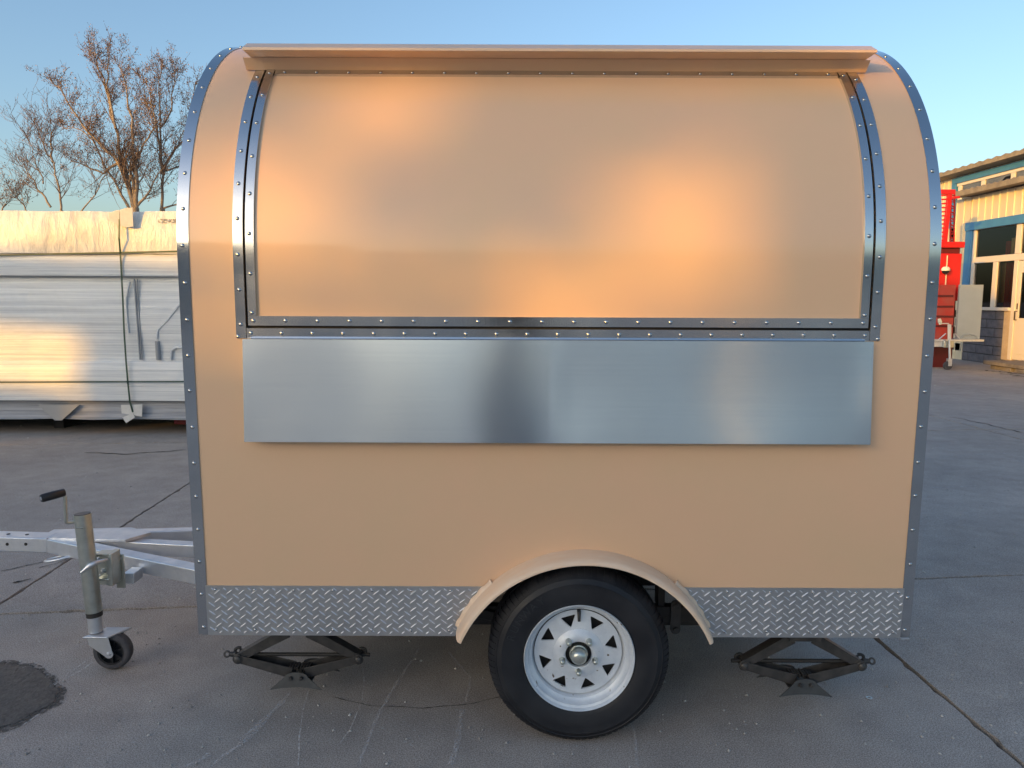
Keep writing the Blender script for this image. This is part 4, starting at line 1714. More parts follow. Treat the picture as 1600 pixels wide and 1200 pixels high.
z_a = px(150, 626, LY).z; z_b = px(150, 565, LY).z; z_c = px(150, 431, LY).z; z_d = px(150, 396, LY).z; z_e = px(150, 330, LY).z
film_face(z_a, z_b, LY, 'bottom_bundle', M['film'], bow=0.004, seed=1)
film_face(z_b, z_c, LY + 0.05, 'middle_bundle', M['film'], bow=0.012, seed=2, nz=24)
film_face(z_c, z_d, LY - 0.01, 'upper_bundle', M['film'], bow=0.006, seed=3)
film_face(z_d, z_e, LY - 0.02, 'top_bundle', M['film_top'], bow=0.012, seed=4, nz=20,
          zt_fn=lambda x: 0.02 * noise.noise(Vector((x * 1.7, 3, 1))))
film_face(z_a - 0.19, z_a, LY + 0.035, 'film_skirt', M['film_skirt'], bow=-0.03, seed=5, sag=0.06)
# pale folded tongue of film on the skirt
t0, t1, t2 = px(58, 633, LY), px(122, 633, LY), px(90, 657, LY)
b = MB()
b.add([t0 + Vector((0, 0.02, 0)), t1 + Vector((0, 0.02, 0)), t2 + Vector((0.04, 0, 0.0)), t2 + Vector((-0.03, 0, 0)),
       t0 + Vector((0, 0.03, 0)), t1 + Vector((0, 0.03, 0)), t2 + Vector((0.04, 0.01, 0)), t2 + Vector((-0.03, 0.01, 0))],
      [(0, 1, 2, 3), (7, 6, 5, 4), (0, 3, 7, 4), (1, 5, 6, 2), (3, 2, 6, 7), (0, 4, 5, 1)])
b.build('film_fold', mat('film_fold', (0.30, 0.30, 0.30), rough=0.4), load)
for x in (-7.6, -6.2, -4.8, -3.4, -2.0, -0.6):
    b = MB()
    b.box((x - 0.05, 7.9, 0), (x + 0.05, 9.6, z_a - 0.17))
    b.build('bearer', M['timber'], load)
b = MB()
rp_ = px(287, 660, 7.8)
b.box((rp_.x - 0.1, 7.8, rp_.z - 0.02), (rp_.x + 0.3, 7.84, rp_.z + 0.05))
b.build('red_bracket', mat('red_paint_dark', (0.25, 0.02, 0.02), rough=0.5), load)
# straps
def strap(pts, name='strap', w=0.016, y=LY - 0.075):
    b = MB()
    P = [px(u, v, yy) for u, v, yy in pts]
    for i in range(len(P) - 1):
        b.bar(P[i], P[i + 1] + (P[i + 1] - P[i]).normalized() * 0.002, w, 0.004, up=(0, 1, 0))
    return b.build(name, M['strap'], load)


yl = LY - 0.03
strap([(187, 330, LY - 0.07), (186, 372, LY - 0.09), (188, 395, yl), (190, 431, yl), (192, 470, yl), (194, 520, yl), (197, 565, yl), (200, 600, yl), (203, 628, yl), (210, 652, LY)])
p0 = [(-260, 406, yl), (0, 399, yl), (100, 396.5, yl), (186, 395, yl), (283, 392.5, yl), (420, 389, yl)]
strap(p0)
strap([(-260, 597, yl), (0, 597, yl), (200, 596.5, yl), (420, 596, yl)], w=0.013)
# paper corner protectors
def paper(pts, D, th=0.006):
    b = MB()
    P = [px(u, v, D) for u, v in pts]
    n = len(P)
    b.add([p for p in P] + [p + Vector((0, th, 0)) for p in P],
          [tuple(range(n)), tuple(reversed(range(n, 2 * n)))] + [((i + 1) % n, i, i + n, (i + 1) % n + n) for i in range(n)])
    return b.build('corner_protector', M['paper'], load)


paper([(187, 328), (196, 325), (207, 324), (208, 354), (198, 355), (188, 353)], LY - 0.082)
paper([(170, 333), (180, 329), (186.5, 328), (186.5, 352), (170, 345)], LY - 0.078)
paper([(189, 633), (222, 632), (222, 651), (190, 646)], LY - 0.012)
paper([(191, 652), (208, 646), (211, 652), (197, 661)], LY - 0.02)
# rods pressed against the film from inside
M['rod'] = mat('dim_rod_under_film', (0.60, 0.62, 0.64), rough=0.5)
M['rod_dark'] = mat('dim_dark_foot_under_film', (0.30, 0.31, 0.33), rough=0.5)
yr = LY + 0.034
for pts, r, mm in (([(283, 473), (262, 500), (247, 515), (245, 530)], 0.012, 'rod'), ([(246, 533), (247.5, 562)], 0.024, 'rod_dark'),
                   ([(267, 562), (268, 548), (275, 543), (295, 543)], 0.014, 'rod'), ([(210, 436), (213, 480), (219, 562)], 0.010, 'rod_dark'),
                   ([(203, 440), (197, 468), (201, 520)], 0.010, 'rod'), ([(214, 436), (222, 562)], 0.006, 'rod_dark')):
    b = MB()
    b.tube([px(u, v, yr) for u, v in pts], r, 8)
    b.build('handle_under_film', M[mm], load, smooth=50)
# printed label on the film
M['print'] = masked('grey_print', (0.14, 0.12, 0.10), thr=(0.42, 0.5), scale=26, stretch=(1.2, 1, 2.4), amount=0.65)
b = MB()
l0, l1 = px(247, 348, LY - 0.050), px(275, 342, LY - 0.050)
b.add([(l0.x, l0.y, l0.z), (l1.x, l0.y, l0.z), (l1.x, l0.y, l1.z), (l0.x, l0.y, l1.z)], [(0, 1, 2, 3)])
b.build('printed_label', M['print'], load)

# ------------------------------------------------------------------ workshop on the right
M['cream'] = mat('cream_sheet', (0.72, 0.62, 0.44), rough=0.5, col2=(0.66, 0.56, 0.38), nscale=1.2, nstretch=(1, 1, 0.3))
M['cream_rib'] = mat('cream_rib', (0.78, 0.70, 0.52), rough=0.45)
M['blue'] = mat('blue_fascia', (0.055, 0.20, 0.42), rough=0.4, col2=(0.07, 0.24, 0.46), nscale=3)
M['upvc'] = mat('cream_window_frame', (0.74, 0.66, 0.56), rough=0.4)
M['brick'] = mat('grey_block', (0.16, 0.15, 0.17), rough=0.85, col2=(0.11, 0.105, 0.12), nscale=9, bump=0.3, bscale=60)
M['mortar'] = mat('dark_mortar', (0.05, 0.048, 0.05), rough=0.9)
M['plaster'] = mat('ochre_plaster', (0.66, 0.50, 0.30), rough=0.8, col2=(0.55, 0.40, 0.24), nscale=7)
M['roofing'] = mat('weathered_roof_sheet', (0.20, 0.17, 0.14), rough=0.8, col2=(0.32, 0.27, 0.2), nscale=5)
M['stone'] = mat('rough_stone', (0.22, 0.19, 0.17), rough=0.9, col2=(0.13, 0.115, 0.105), nscale=6, bump=0.6, bscale=30, bdist=0.02)
M['dark_room'] = mat('dim_interior', (0.045, 0.04, 0.038), rough=0.8)
M['curtain_red'] = mat('red_curtain', (0.34, 0.02, 0.02), rough=0.8)
M['curtain_tan'] = mat('ochre_curtain', (0.60, 0.38, 0.16), rough=0.8)
gm = bpy.data.materials.new('window_glass')
gm.use_nodes = True
gb_ = gm.node_tree.nodes['Principled BSDF']
gb_.inputs['Base Color'].default_value = (0.75, 0.78, 0.78, 1)
gb_.inputs['Roughness'].default_value = 0.02
gb_.inputs['Transmission Weight'].default_value = 1.0
gb_.inputs['IOR'].default_value = 1.45
# thin glass: let light through without refraction caustics
tr = gm.node_tree.nodes.new('ShaderNodeBsdfTransparent')
tr.inputs[0].default_value = (0.72, 0.74, 0.74, 1)
gl = gm.node_tree.nodes.new('ShaderNodeBsdfGlossy')
gl.inputs['Roughness'].default_value = 0.02
fr_ = gm.node_tree.nodes.new('ShaderNodeFresnel')
fr_.inputs[0].default_value = 1.5
mixs = gm.node_tree.nodes.new('ShaderNodeMixShader')
gm.node_tree.links.new(fr_.outputs[0], mixs.inputs[0])
gm.node_tree.links.new(tr.outputs[0], mixs.inputs[1])
gm.node_tree.links.new(gl.outputs[0], mixs.inputs[2])
gm.node_tree.links.new(mixs.outputs[0], gm.node_tree.nodes['Material Output'].inputs[0])
M['glass'] = gm

WXL = 10.5                                    # plane of the lean-to wall, facing -X


def on_wall(u, v, X):
    """point of the plane x = X seen at pixel u, v"""
    p = px(u, v, 1.0) - Vector((0, 0, H))
    t = X / p.x
    return Vector((X, p.y * t, H + p.z * t))


shop = thing('workshop_building', (WXL + 2, 16, 0), 'cream sheet-metal workshop with blue window trim at the right edge', 'building')


def wbox(b, y0, y1, z0, z1, x0, x1):
    return b.box((x0, min(y0, y1), min(z0, z1)), (x1, max(y0, y1), max(z0, z1)))


yE = 18.2                                     # far end of the lean-to
yN = 10.0                                     # near end, outside the frame
w_l = on_wall(1524, 400, WXL).y               # window left (far) edge
w_r = on_wall(1584, 440, WXL).y
z_eave = on_wall(1599, 276, WXL - 0.35).z
z_wt = on_wall(1560, 353, WXL).z
z_tr1 = on_wall(1560, 399, WXL).z
z_tr0 = on_wall(1560, 409, WXL).z
z_sill = on_wall(1550, 480, WXL).z
z_hd0, z_hd1 = on_wall(1598, 349, WXL).z, on_wall(1598, 335, WXL).z
y_blue0, y_blue1 = on_wall(1507, 440, WXL).y, on_wall(1516.5, 440, WXL).y
# siding panels with ribs between: far end down to the ground, and above the window
pitch = 0.245
panel_src = {}


def siding(y0, y1, z0, z1, X, parent):
    n = max(1, int(round((y1 - y0) / pitch)))
    w = (y1 - y0) / n
    for k in range(n):
        a = y0 + k * w
        b = MB()
        wbox(b, a + 0.011, a + w - 0.011, z0, z1, X, X + 0.03)
        b.build('siding_panel', M['cream'], parent)
    b = MB()
    for k in range(n + 1):
        a = y0 + k * w
        b.prism([(X - 0.020, a - 0.006), (X - 0.020, a + 0.006), (X + 0.005, a + 0.0108), (X + 0.005, a - 0.0108)], z0, z1, axis='Z')
    r = b.build('siding_ribs', M['cream_rib'], parent)
    r['kind'] = 'stuff'


siding(y_blue1 + 0.14, yE, 0.0, z_eave - 0.10, WXL, shop)
siding(yN, y_blue1 + 0.139, z_hd1, z_eave - 0.10, WXL, shop)
# blue surround
b = MB(); wbox(b, y_blue0, y_blue1, 1.0, z_hd0, WXL - 0.06, WXL + 0.02); b.build('blue_post', M['blue'], shop, bevel=0.006)
b = MB(); wbox(b, yN, y_blue0 + 0.0, z_hd0, z_hd1, WXL - 0.08, WXL + 0.02); b.build('blue_header', M['blue'], shop, bevel=0.006)
# clay block base
zb1 = z_sill - 0.07
b = MB(); wbox(b, on_wall(1567, 520, WXL).y, yE, 0, zb1, WXL + 0.012, WXL + 0.12); b.build('mortar_bed', M['mortar'], shop)
yb_end = on_wall(1567, 520, WXL).y
rows = 6
hh = zb1 / rows
brick_src = None
for r_ in range(rows):
    y = yb_end
    k = 0
    while y < yE - 0.05:
        L_ = 0.60 if not (k == 0 and r_ % 2) else 0.30
        L_ = min(L_, yE - y)
        Mx = Matrix.Translation((WXL, y + 0.01, r_ * hh + 0.008))
        if abs(L_ - 0.60) < 0.01:
            if brick_src is None:
                b = MB(); b.box((0, 0, 0), (0.05, 0.582, hh - 0.016))
                brick_src = b.build('brick', M['brick'], None, bevel=0.006, segs=1)
                attach(brick_src, shop); brick_src.matrix_basis = Mx
            else:
                copy_part(brick_src, Matrix.Translation((random.uniform(-0.004, 0.004), 0, 0)) @ Mx, shop)
        else:
            b = MB(); b.box((WXL, y + 0.01, r_ * hh + 0.008), (WXL + 0.05, y + L_ - 0.008, (r_ + 1) * hh - 0.008))
            b.build('brick', M['brick'], shop, bevel=0.006, segs=1)
        y += L_
        k += 1
# plaster pier beside the door
y_d0 = on_wall(1583, 520, WXL).y
b = MB(); wbox(b, y_d0, yb_end - 0.002, 0.12, zb1, WXL - 0.01, WXL + 0.1); b.build('plaster_pier', M['plaster'], shop, bevel=0.01)
# window frames
fx0, fx1 = WXL - 0.02, WXL + 0.05


def frame_bar(y0, y1, z0, z1, dx=0.0, name='window_bar'):
    b = MB(); wbox(b, y0, y1, z0, z1, fx0 + dx, fx1); return b.build(name, M['upvc'], win, bevel=0.006)


win = MB()
wbox(win, w_l, w_l + 0.10, z_sill, z_wt, fx0, fx1)
win = win.build('window', M['upvc'], shop, bevel=0.006)
yA = on_wall(1588, 380, WXL).y; yB = on_wall(1596, 380, WXL).y
frame_bar(yN, w_l - 0.001, z_wt, z_hd0 - 0.001, name='head_rail')
frame_bar(yN, w_l - 0.001, z_tr0, z_tr1, 0.002, 'transom')
frame_bar(yB, yA, z_tr1 + 0.001, z_wt - 0.001, 0, 'mullion')
y_m0, y_m1 = on_wall(1551, 440, WXL).y, on_wall(1557.5, 440, WXL).y
frame_bar(y_m1, y_m0, z_sill, z_tr0 - 0.001, 0, 'mullion')
y_e0, y_e1 = on_wall(1584, 440, WXL).y, on_wall(1590, 440, WXL).y
frame_bar(y_e1, y_e0, 0.14, z_tr0 - 0.001, -0.002, 'door_jamb')
b = MB(); wbox(b, y_e0 + 0.001, w_l + 0.12, z_sill - 0.07, z_sill - 0.001, fx0 - 0.05, fx1); b.build('sill', M['upvc'], win, bevel=0.006)


def pane(y0, y1, z0, z1, parent):
    b = MB()
    b.add([(WXL + 0.015, y0, z0), (WXL + 0.015, y1, z0), (WXL + 0.015, y1, z1), (WXL + 0.015, y0, z1)], [(3, 2, 1, 0)])
    return b.build('pane', M['glass'], parent, fix=False)


pane(yA, w_l, z_tr1, z_wt, win)
pane(yN, yB, z_tr1, z_wt, win)
pane(y_m0, w_l, z_sill, z_tr0, win)
pane(y_e0, y_m1, z_sill, z_tr0, win)
# door leaf with lower panel, glass and handle
b = MB()
wbox(b, y_e1 - 0.90, y_e1 - 0.012, 0.15, 1.02, WXL - 0.005, WXL + 0.04)
wbox(b, y_e1 - 0.11, y_e1 - 0.012, 1.021, z_tr0 - 0.012, WXL - 0.005, WXL + 0.04)
wbox(b, y_e1 - 0.90, y_e1 - 0.111, 1.95, z_tr0 - 0.012, WXL - 0.005, WXL + 0.04)
wbox(b, y_e1 - 0.90, y_e1 - 0.80, 1.021, 1.949, WXL - 0.005, WXL + 0.04)
door = b.build('door', M['upvc'], shop, bevel=0.006)
b = MB(); wbox(b, y_e1 - 0.78, y_e1 - 0.13, 0.27, 0.90, WXL - 0.014, WXL - 0.006); b.build('door_panel', M['upvc'], door, bevel=0.004)
b = MB()
hx = WXL - 0.05
b.tube([(WXL - 0.006, y_e1 - 0.06, 1.16), (hx, y_e1 - 0.06, 1.16), (hx, y_e1 - 0.06, 0.98), (WXL - 0.006, y_e1 - 0.06, 0.98)], 0.012, 8)
b.box((WXL - 0.012, y_e1 - 0.075, 1.2), (WXL - 0.004, y_e1 - 0.045, 1.32))
b.build('door_handle', mat('dark_handle', (0.10, 0.07, 0.04), rough=0.4, metal=0.6), door, smooth=40)
b = MB()
b.add([(WXL + 0.012, y_e1 - 0.80, 1.02), (WXL + 0.012, y_e1 - 0.11, 1.02), (WXL + 0.012, y_e1 - 0.11, 1.95), (WXL + 0.012, y_e1 - 0.80, 1.95)], [(3, 2, 1, 0)])
b.build('pane', M['glass'], door, fix=False)
b = MB(); wbox(b, yN, y_e1 - 0.92, 0.15, z_tr0 - 0.01, WXL, WXL + 0.05); b.build('plain_wall', M['cream'], shop)
# interior seen through the glass
b = MB()
X2 = WXL + 3.5
b.add([(X2, yN, 0), (X2, yE, 0), (X2, yE, 3.4), (X2, yN, 3.4)], [(0, 1, 2, 3)])
b.add([(WXL + 0.1, yN, 0.12), (X2, yN, 0.12), (X2, yE, 0.12), (WXL + 0.1, yE, 0.12)], [(0, 1, 2, 3)])
b.add([(WXL + 0.1, yN, 3.3), (X2, yN, 3.3), (X2, yE, 3.3), (WXL + 0.1, yE, 3.3)], [(0, 1, 2, 3)])
b.add([(WXL + 0.1, yN, 0), (X2, yN, 0), (X2, yN, 3.4), (WXL + 0.1, yN, 3.4)], [(0, 1, 2, 3)])
b.add([(WXL + 0.1, yE - 0.02, 0), (X2, yE - 0.02, 0), (X2, yE - 0.02, 3.4), (WXL + 0.1, yE - 0.02, 3.4)], [(0, 1, 2, 3)])
b.build('interior', M['dark_room'], shop, fix=False)


def curtain(y0, y1, z0, z1, m, xx=WXL + 0.18):
    b = MB()
    n = 24
    vs, fs = [], []
    for k in range(n + 1):
        y = y0 + (y1 - y0) * k / n
        dx = 0.03 * math.sin(k * 1.7)
        vs += [(xx + dx, y, z0), (xx + dx, y, z1)]
    for k in range(n):
        fs.append((2 * k, 2 * k + 1, 2 * k + 3, 2 * k + 2))
    b.add(vs, fs)
    b.build('curtain', m, shop, fix=False, smooth=80)


cy = [on_wall(u, 440, WXL + 0.18).y for u in (1560, 1571, 1582)]
curtain(cy[1], cy[0], z_sill + 0.1, z_tr0 - 0.02, M['curtain_tan'])
curtain(cy[2], cy[1], z_sill, z_tr0 - 0.02, M['curtain_red'])
c2 = [on_wall(u, 380, WXL + 0.18).y for u in (1573, 1581, 1592)]
curtain(c2[1], c2[0], z_tr1, z_tr1 + 0.30, M['curtain_red'])
curtain(c2[2], c2[1], z_tr1, z_tr1 + 0.36, M['curtain_tan'])
# lean-to roof
b = MB()
zr = z_eave + 0.005
vs, fs = [], []
n = 80
for k in range(n + 1):
    y = yN + (yE - 0.2 - yN) * k / n
    w = 0.03 * (1 if k % 2 else 0)
    vs += [(WXL - 0.35, y, zr + w), (12.45, y, zr + 0.10 + w), (WXL - 0.35, y, zr - 0.10), (12.45, y, zr + 0.06)]
for k in range(n):
    a = 4 * k
    fs += [(a, a + 1, a + 5, a + 4), (a, a + 4, a + 6, a + 2), (a + 2, a + 6, a + 7, a + 3)]
b.add(vs, fs)
b.build('lean_to_roof', M['roofing'], shop)
# tall rear part with clerestory
XU = 12.5
yUE = 32.0
z_ur = on_wall(1599, 238, XU - 0.4).z
cl_y1 = on_wall(1491, 285, XU).y
cl_z1 = on_wall(1599, 249.5, XU - 0.07).z
cl_z0 = on_wall(1599, 257, XU).z
zc0 = z_eave + 0.30
siding(cl_y1 + 0.02, 24.5, 0.0, z_ur, XU, shop)
b = MB(); wbox(b, 24.51, yUE, 0, z_ur, XU, XU + 0.03); b.build('rear_wall_sheet', M['cream'], shop)
siding(9.0, cl_y1 + 0.018, cl_z1, z_ur, XU, shop)
b = MB(); wbox(b, 9.0, cl_y1, cl_z1 - 0.16, cl_z1 - 0.001, XU - 0.07, XU + 0.02); b.build('blue_header', M['blue'], shop, bevel=0.006)
b = MB(); wbox(b, cl_y1 - 0.20, cl_y1, 3.4, cl_z1 - 0.161, XU - 0.07, XU + 0.02); b.build('blue_post', M['blue'], shop, bevel=0.006)
cwin = MB(); wbox(cwin, 9.0, cl_y1 - 0.201, cl_z1 - 0.24, cl_z1 - 0.163, XU - 0.03, XU + 0.02)
cwin = cwin.build('clerestory_window', M['upvc'], shop, bevel=0.004)
yy = [cl_y1 - 0.20 - 0.16] + [on_wall(u, 276, XU).y for u in (1539, 1585)] + [12.0, 9.2]
for y in yy[:-1]:
    b = MB(); wbox(b, y - 0.06, y + 0.10, 3.5, cl_z1 - 0.241, XU - 0.028, XU + 0.02); b.build('mullion', M['upvc'], cwin, bevel=0.004)
cg = mat('dusty_clerestory_glass', (0.10, 0.10, 0.10), rough=0.12, spec=0.8, col2=(0.16, 0.155, 0.15), nscale=3)
for i in range(len(yy) - 1):
    y1, y0 = yy[i] - 0.062, yy[i + 1] + 0.102
    b = MB()
    if i == 1:
        # a broken pane: jagged hole at its lower near corner
        zt2 = cl_z1 - 0.242
        hy1 = on_wall(1561, 280, XU).y
        b.prism([(y1, 3.5), (hy1 - 0.35, 3.5), (hy1 - 0.35, 3.75), (hy1 - 0.1, 3.9), (hy1, zt2 - 0.18), (hy1 - 0.25, zt2 - 0.05), (hy1 - 0.7, zt2 - 0.02), (y0, zt2), (y1, zt2)], XU, XU + 0.005, axis='X')
    else:
        wbox(b, y0, y1, 3.5, cl_z1 - 0.242, XU, XU + 0.005)
    b.build('pane', cg, cwin)
b = MB()
b.add([(XU + 0.6, 9, 3.2), (XU + 0.6, yUE, 3.2), (XU + 0.6, yUE, z_ur - 0.5), (XU + 0.6, 9, z_ur - 0.5)], [(0, 1, 2, 3)])
b.build('dark_loft_sheet', M['black'], shop, fix=False)  # black sheet stands in for the unlit loft behind the broken pane
b = MB()
vs, fs = [], []
n = 130
for k in range(n + 1):
    y = 9.0 + (yUE - 9.0) * k / n
    w = 0.035 * (1 if k % 2 else 0)
    vs += [(XU - 0.40, y, z_ur + 0.07 + w), (18.5, y, z_ur - 0.3 + w), (XU - 0.40, y, z_ur - 0.03), (18.5, y, z_ur - 0.4)]
for k in range(n):
    a = 4 * k
    fs += [(a, a + 1, a + 5, a + 4), (a, a + 4, a + 6, a + 2), (a + 2, a + 6, a + 7, a + 3)]
b.add(vs, fs)
b.build('main_roof', M['roofing'], shop)
b = MB(); wbox(b, yUE, yUE + 0.05, 0, z_ur, XU, 18.4); b.build('far_gable', M['cream'], shop)
# door step: rough slab over rubble
step = thing('door_step', (WXL - 0.5, 15, 0), 'rough stone step slab in front of the workshop door', 'step')
sy0 = on_wall(1544, 560, WXL - 0.75).y
b = MB(); b.box((WXL - 0.85, 11.0, 0.085), (WXL - 0.02, sy0, 0.165)); b.build('step_slab', M['stone'], step, bevel=0.012)
rr = random.Random(5)
y = 11.0
while y < sy0 - 0.1:
    L_ = rr.uniform(0.16, 0.34)
    b = MB()
    b.box((WXL - 0.82 + rr.uniform(-0.03, 0.05), y, -0.01), (WXL - 0.3, y + L_ - 0.02, 0.083))
    b.build('stone', M['stone'], step, bevel=0.02)
    y += L_

# ------------------------------------------------------------------ small red trailer and lattice mast
M['red'] = mat('bright_red_paint', (0.62, 0.012, 0.014), rough=0.4, col2=(0.55, 0.010, 0.012), nscale=3)
M['red_dull'] = mat('dull_red_paint', (0.50, 0.035, 0.025), rough=0.5, col2=(0.42, 0.07, 0.05), nscale=4)  # duller and browner than the bright red
M['red_dark'] = mat('dark_red_slot', (0.12, 0.006, 0.008), rough=0.5)
M['grey_sheet'] = mat('grey_sheet_panel', (0.40, 0.41, 0.38), rough=0.55, col2=(0.44, 0.45, 0.42), nscale=2)
RD = 15.2
mast = thing('lattice_mast', (8.9, RD + 0.6, 0), 'bright red steel lattice mast with ladder rungs beside the workshop', 'mast')
MD = RD + 0.5


def P3(u, v, D=MD):
    return px(u, v, D)


b = MB(); b.bar(P3(1484, 298), P3(1475.5, 381), 0.085, 0.06, up=(0, 1, 0)); b.build('mast_rail', M['red'], mast, bevel=0.004)
b = MB(); b.bar(P3(1452, 298), P3(1450, 381), 0.07, 0.06, up=(0, 1, 0)); b.build('mast_rail', M['red'], mast, bevel=0.004)
for k in range(12):
    v = 305 + k * 6.4
    b = MB()
    b.bar(P3(1451, v + 1.2), P3(1481.5 - k * 0.55, v), 0.030, 0.03, up=(0, 1, 0))
    b.build('ladder_rung', M['red'], mast)
b = MB(); b.bar(P3(1455, 300), P3(1491, 300), 0.09, 0.09, up=(0, 1, 0)); b.build('mast_head', M['red'], mast, bevel=0.004)
b = MB(); b.bar(P3(1488, 309, MD - 0.2), P3(1499, 308, MD - 0.2), 0.045, 0.05, up=(0, 1, 0)); b.build('side_stub', M['red'], mast, bevel=0.004)
for u0, u1, D in ((1486, 1484.5, MD + 0.35), (1491.5, 1490.5, MD + 0.35)):
    b = MB(); b.bar(P3(u0, 303, D), P3(u1, 381, D), 0.022, 0.03, up=(0, 1, 0)); b.build('mast_rail', M['red'], mast)
for k in range(15):
    v = 306 + k * 5
    b = MB()
    b.bar(P3(1485.8, v, MD + 0.35), P3(1491.2, v + (2.6 if k % 2 else -1), MD + 0.35), 0.022, 0.022, up=(0, 1, 0))
    b.build('lattice_brace', M['red'], mast)
b = MB()
p, q = P3(1456, 388), P3(1497, 379)
b.box((p.x, MD - 0.25, p.z), (q.x, MD + 0.45, q.z))
b.build('mast_cap', M['red'], mast, bevel=0.01)
p, q = P3(1456, 397), P3(1493.5, 388)
b = MB(); b.box((p.x, MD - 0.15, p.z), (q.x, MD + 0.4, q.z - 0.001)); b.build('mast_recess', M['red_dark'], mast)
p, q = P3(1455, 470), P3(1494.5, 397)
b = MB(); b.box((p.x, MD - 0.2, p.z), (q.x, MD + 0.42, q.z - 0.001)); b.build('mast_housing', M['red'], mast, bevel=0.01)
p, q = P3(1476, 445, MD - 0.2), P3(1480, 399, MD - 0.2)
b = MB(); b.box((p.x, MD - 0.235, p.z), (q.x, MD - 0.201, q.z)); b.build('housing_seam', M['cream_rib'], mast, bevel=0.004)
b = MB(); p = P3(1470, 470); b.box((p.x - 0.2, MD - 0.1, 0), (p.x + 0.25, MD + 0.35, p.z)); b.build('mast_base', M['red_dark'], mast)
q = P3(1477.5, 423, MD - 0.3)
cam_w = thing('dome_lamp', (q.x, q.y, q.z), 'small white dome lamp fixed on the red mast housing', 'lamp')
b = MB()
b.lathe([(0.0005, 0.085), (0.05, 0.078), (0.078, 0.045), (0.080, 0.0), (0.0005, 0.0)], q, axis='Z', n=20)
b.build('lamp_shell', mat('white_plastic', (0.75, 0.7, 0.62), rough=0.4), cam_w, smooth=50)
b = MB()
b.lathe([(0.070, -0.001), (0.066, -0.035), (0.040, -0.060), (0.0005, -0.068)], q, axis='Z', n=20)
b.build('lamp_dome', M['plastic'], cam_w, smooth=60)

ut = thing('small_box_trailer', (8.7, RD, 0), 'small red box trailer with grey side sheet and jockey wheel near the workshop', 'trailer')


def bx(u0, v0, u1, v1, D, depth, name, m, bev=0.0, parent=None):
    p, q = px(u0, v1, D), px(u1, v0, D)
    b = MB()
    b.box((p.x, D, p.z), (q.x, D + depth, q.z))
    return b.build(name, m, parent or ut, bevel=bev)


box_b = bx(1448, 445, 1494, 530, RD, 0.28, 'box_body', M['red_dull'], 0.012)
for k, v in enumerate((461, 477.5, 493, 508)):
    bx(1463 - k * 1.5, v, 1490, v + 3.2, RD - 0.012, 0.014, 'louvre', M['red_dark'], 0, box_b)
bx(1494.3, 445, 1537, 529.5, RD - 0.02, 0.06, 'side_sheet', M['grey_sheet'], 0.004)
bx(1440, 530.5, 1538, 533.5, RD - 0.12, 0.9, 'deck', M['galv'], 0.004)
bx(1440, 533.7, 1477, 542, RD - 0.10, 0.08, 'deck_beam', M['galv'], 0.004)
bx(1475, 533, 1491, 543, RD - 0.16, 0.05, 'jack_bracket', M['zinc'], 0.004)
b = MB(); b.tube([px(1483.5, 507, RD - 0.2), px(1483.5, 531, RD - 0.2)], 0.034, 12); b.build('jack_tube', M['upvc'], ut, smooth=50)
b = MB(); b.tube([px(1483.5, 531, RD - 0.2), px(1484, 561, RD - 0.2)], 0.022, 12); b.build('jack_leg', M['galv'], ut, smooth=50)
b = MB(); b.tube([px(1483.5, 508, RD - 0.2), px(1482, 505.5, RD - 0.2), px(1471, 505.5, RD - 0.2), px(1469, 503, RD - 0.2)], 0.010, 8); b.build('jack_crank', M['upvc'], ut, smooth=50)
b = MB(); b.tube([px(1469.5, 507, RD - 0.2), px(1468.6, 502.5, RD - 0.2), px(1467.5, 498, RD - 0.2)], [0.025, 0.04, 0.028], 10); b.build('crank_handle', M['cream_rib'], ut, smooth=50)
b = MB(); b.tube([px(1466, 531, RD - 0.1), px(1478, 521, RD - 0.18)], 0.012, 8); b.tube([px(1501, 531, RD - 0.1), px(1492, 521, RD - 0.1)], 0.012, 8); b.build('deck_strut', M['galv'], ut, smooth=50)
b = MB(); b.tube([px(1500, 530, RD - 0.04), px(1506, 524, RD - 0.05), px(1515, 522, RD - 0.05), px(1524, 524, RD - 0.05), px(1530, 531, RD - 0.04)], 0.012, 8); b.build('fender_hoop', M['grey_sheet'], ut, smooth=50)
q = px(1481, 567, RD - 0.2)
b = MB()
b.lathe([(0.045, -0.025), (0.085, -0.022), (0.085, 0.022), (0.045, 0.025)], (q.x, RD - 0.2, 0.087), n=24, close=True)
b.lathe([(0.001, -0.01), (0.045, -0.01), (0.045, 0.01), (0.001, 0.01)], (q.x, RD - 0.2, 0.087), n=16)
b.build('jockey_wheel', M['jockey_tyre'], ut, smooth=40)
b = MB(); b.box((q.x - 0.012, RD - 0.24, 0.08), (q.x + 0.06, RD - 0.232, 0.22)); b.box((q.x - 0.012, RD - 0.168, 0.08), (q.x + 0.06, RD - 0.16, 0.22)); b.box((q.x - 0.012, RD - 0.2395, 0.2202), (q.x + 0.06, RD - 0.1605, 0.226)); b.build('jack_fork', M['galv'], ut)
b = MB()
b.lathe([(0.10, -0.07), (0.27, -0.08), (0.28, 0.0), (0.27, 0.08), (0.10, 0.07)], (px(1464, 555, RD + 0.5).x, RD + 0.5, 0.28), n=32, close=True)
b.build('road_wheel', M['tyre'], ut, smooth=40)

# ------------------------------------------------------------------ bare trees beyond the stack
M['bark'] = mat('pale_bark', (0.34, 0.27, 0.21), rough=0.9, col2=(0.22, 0.17, 0.13), nscale=6)
M['twig'] = mat('brown_twig', (0.20, 0.13, 0.09), rough=0.9)
M['dry_leaf'] = mat('dry_brown_leaf', (0.20, 0.125, 0.09), rough=0.8, col2=(0.32, 0.235, 0.18), nscale=2)


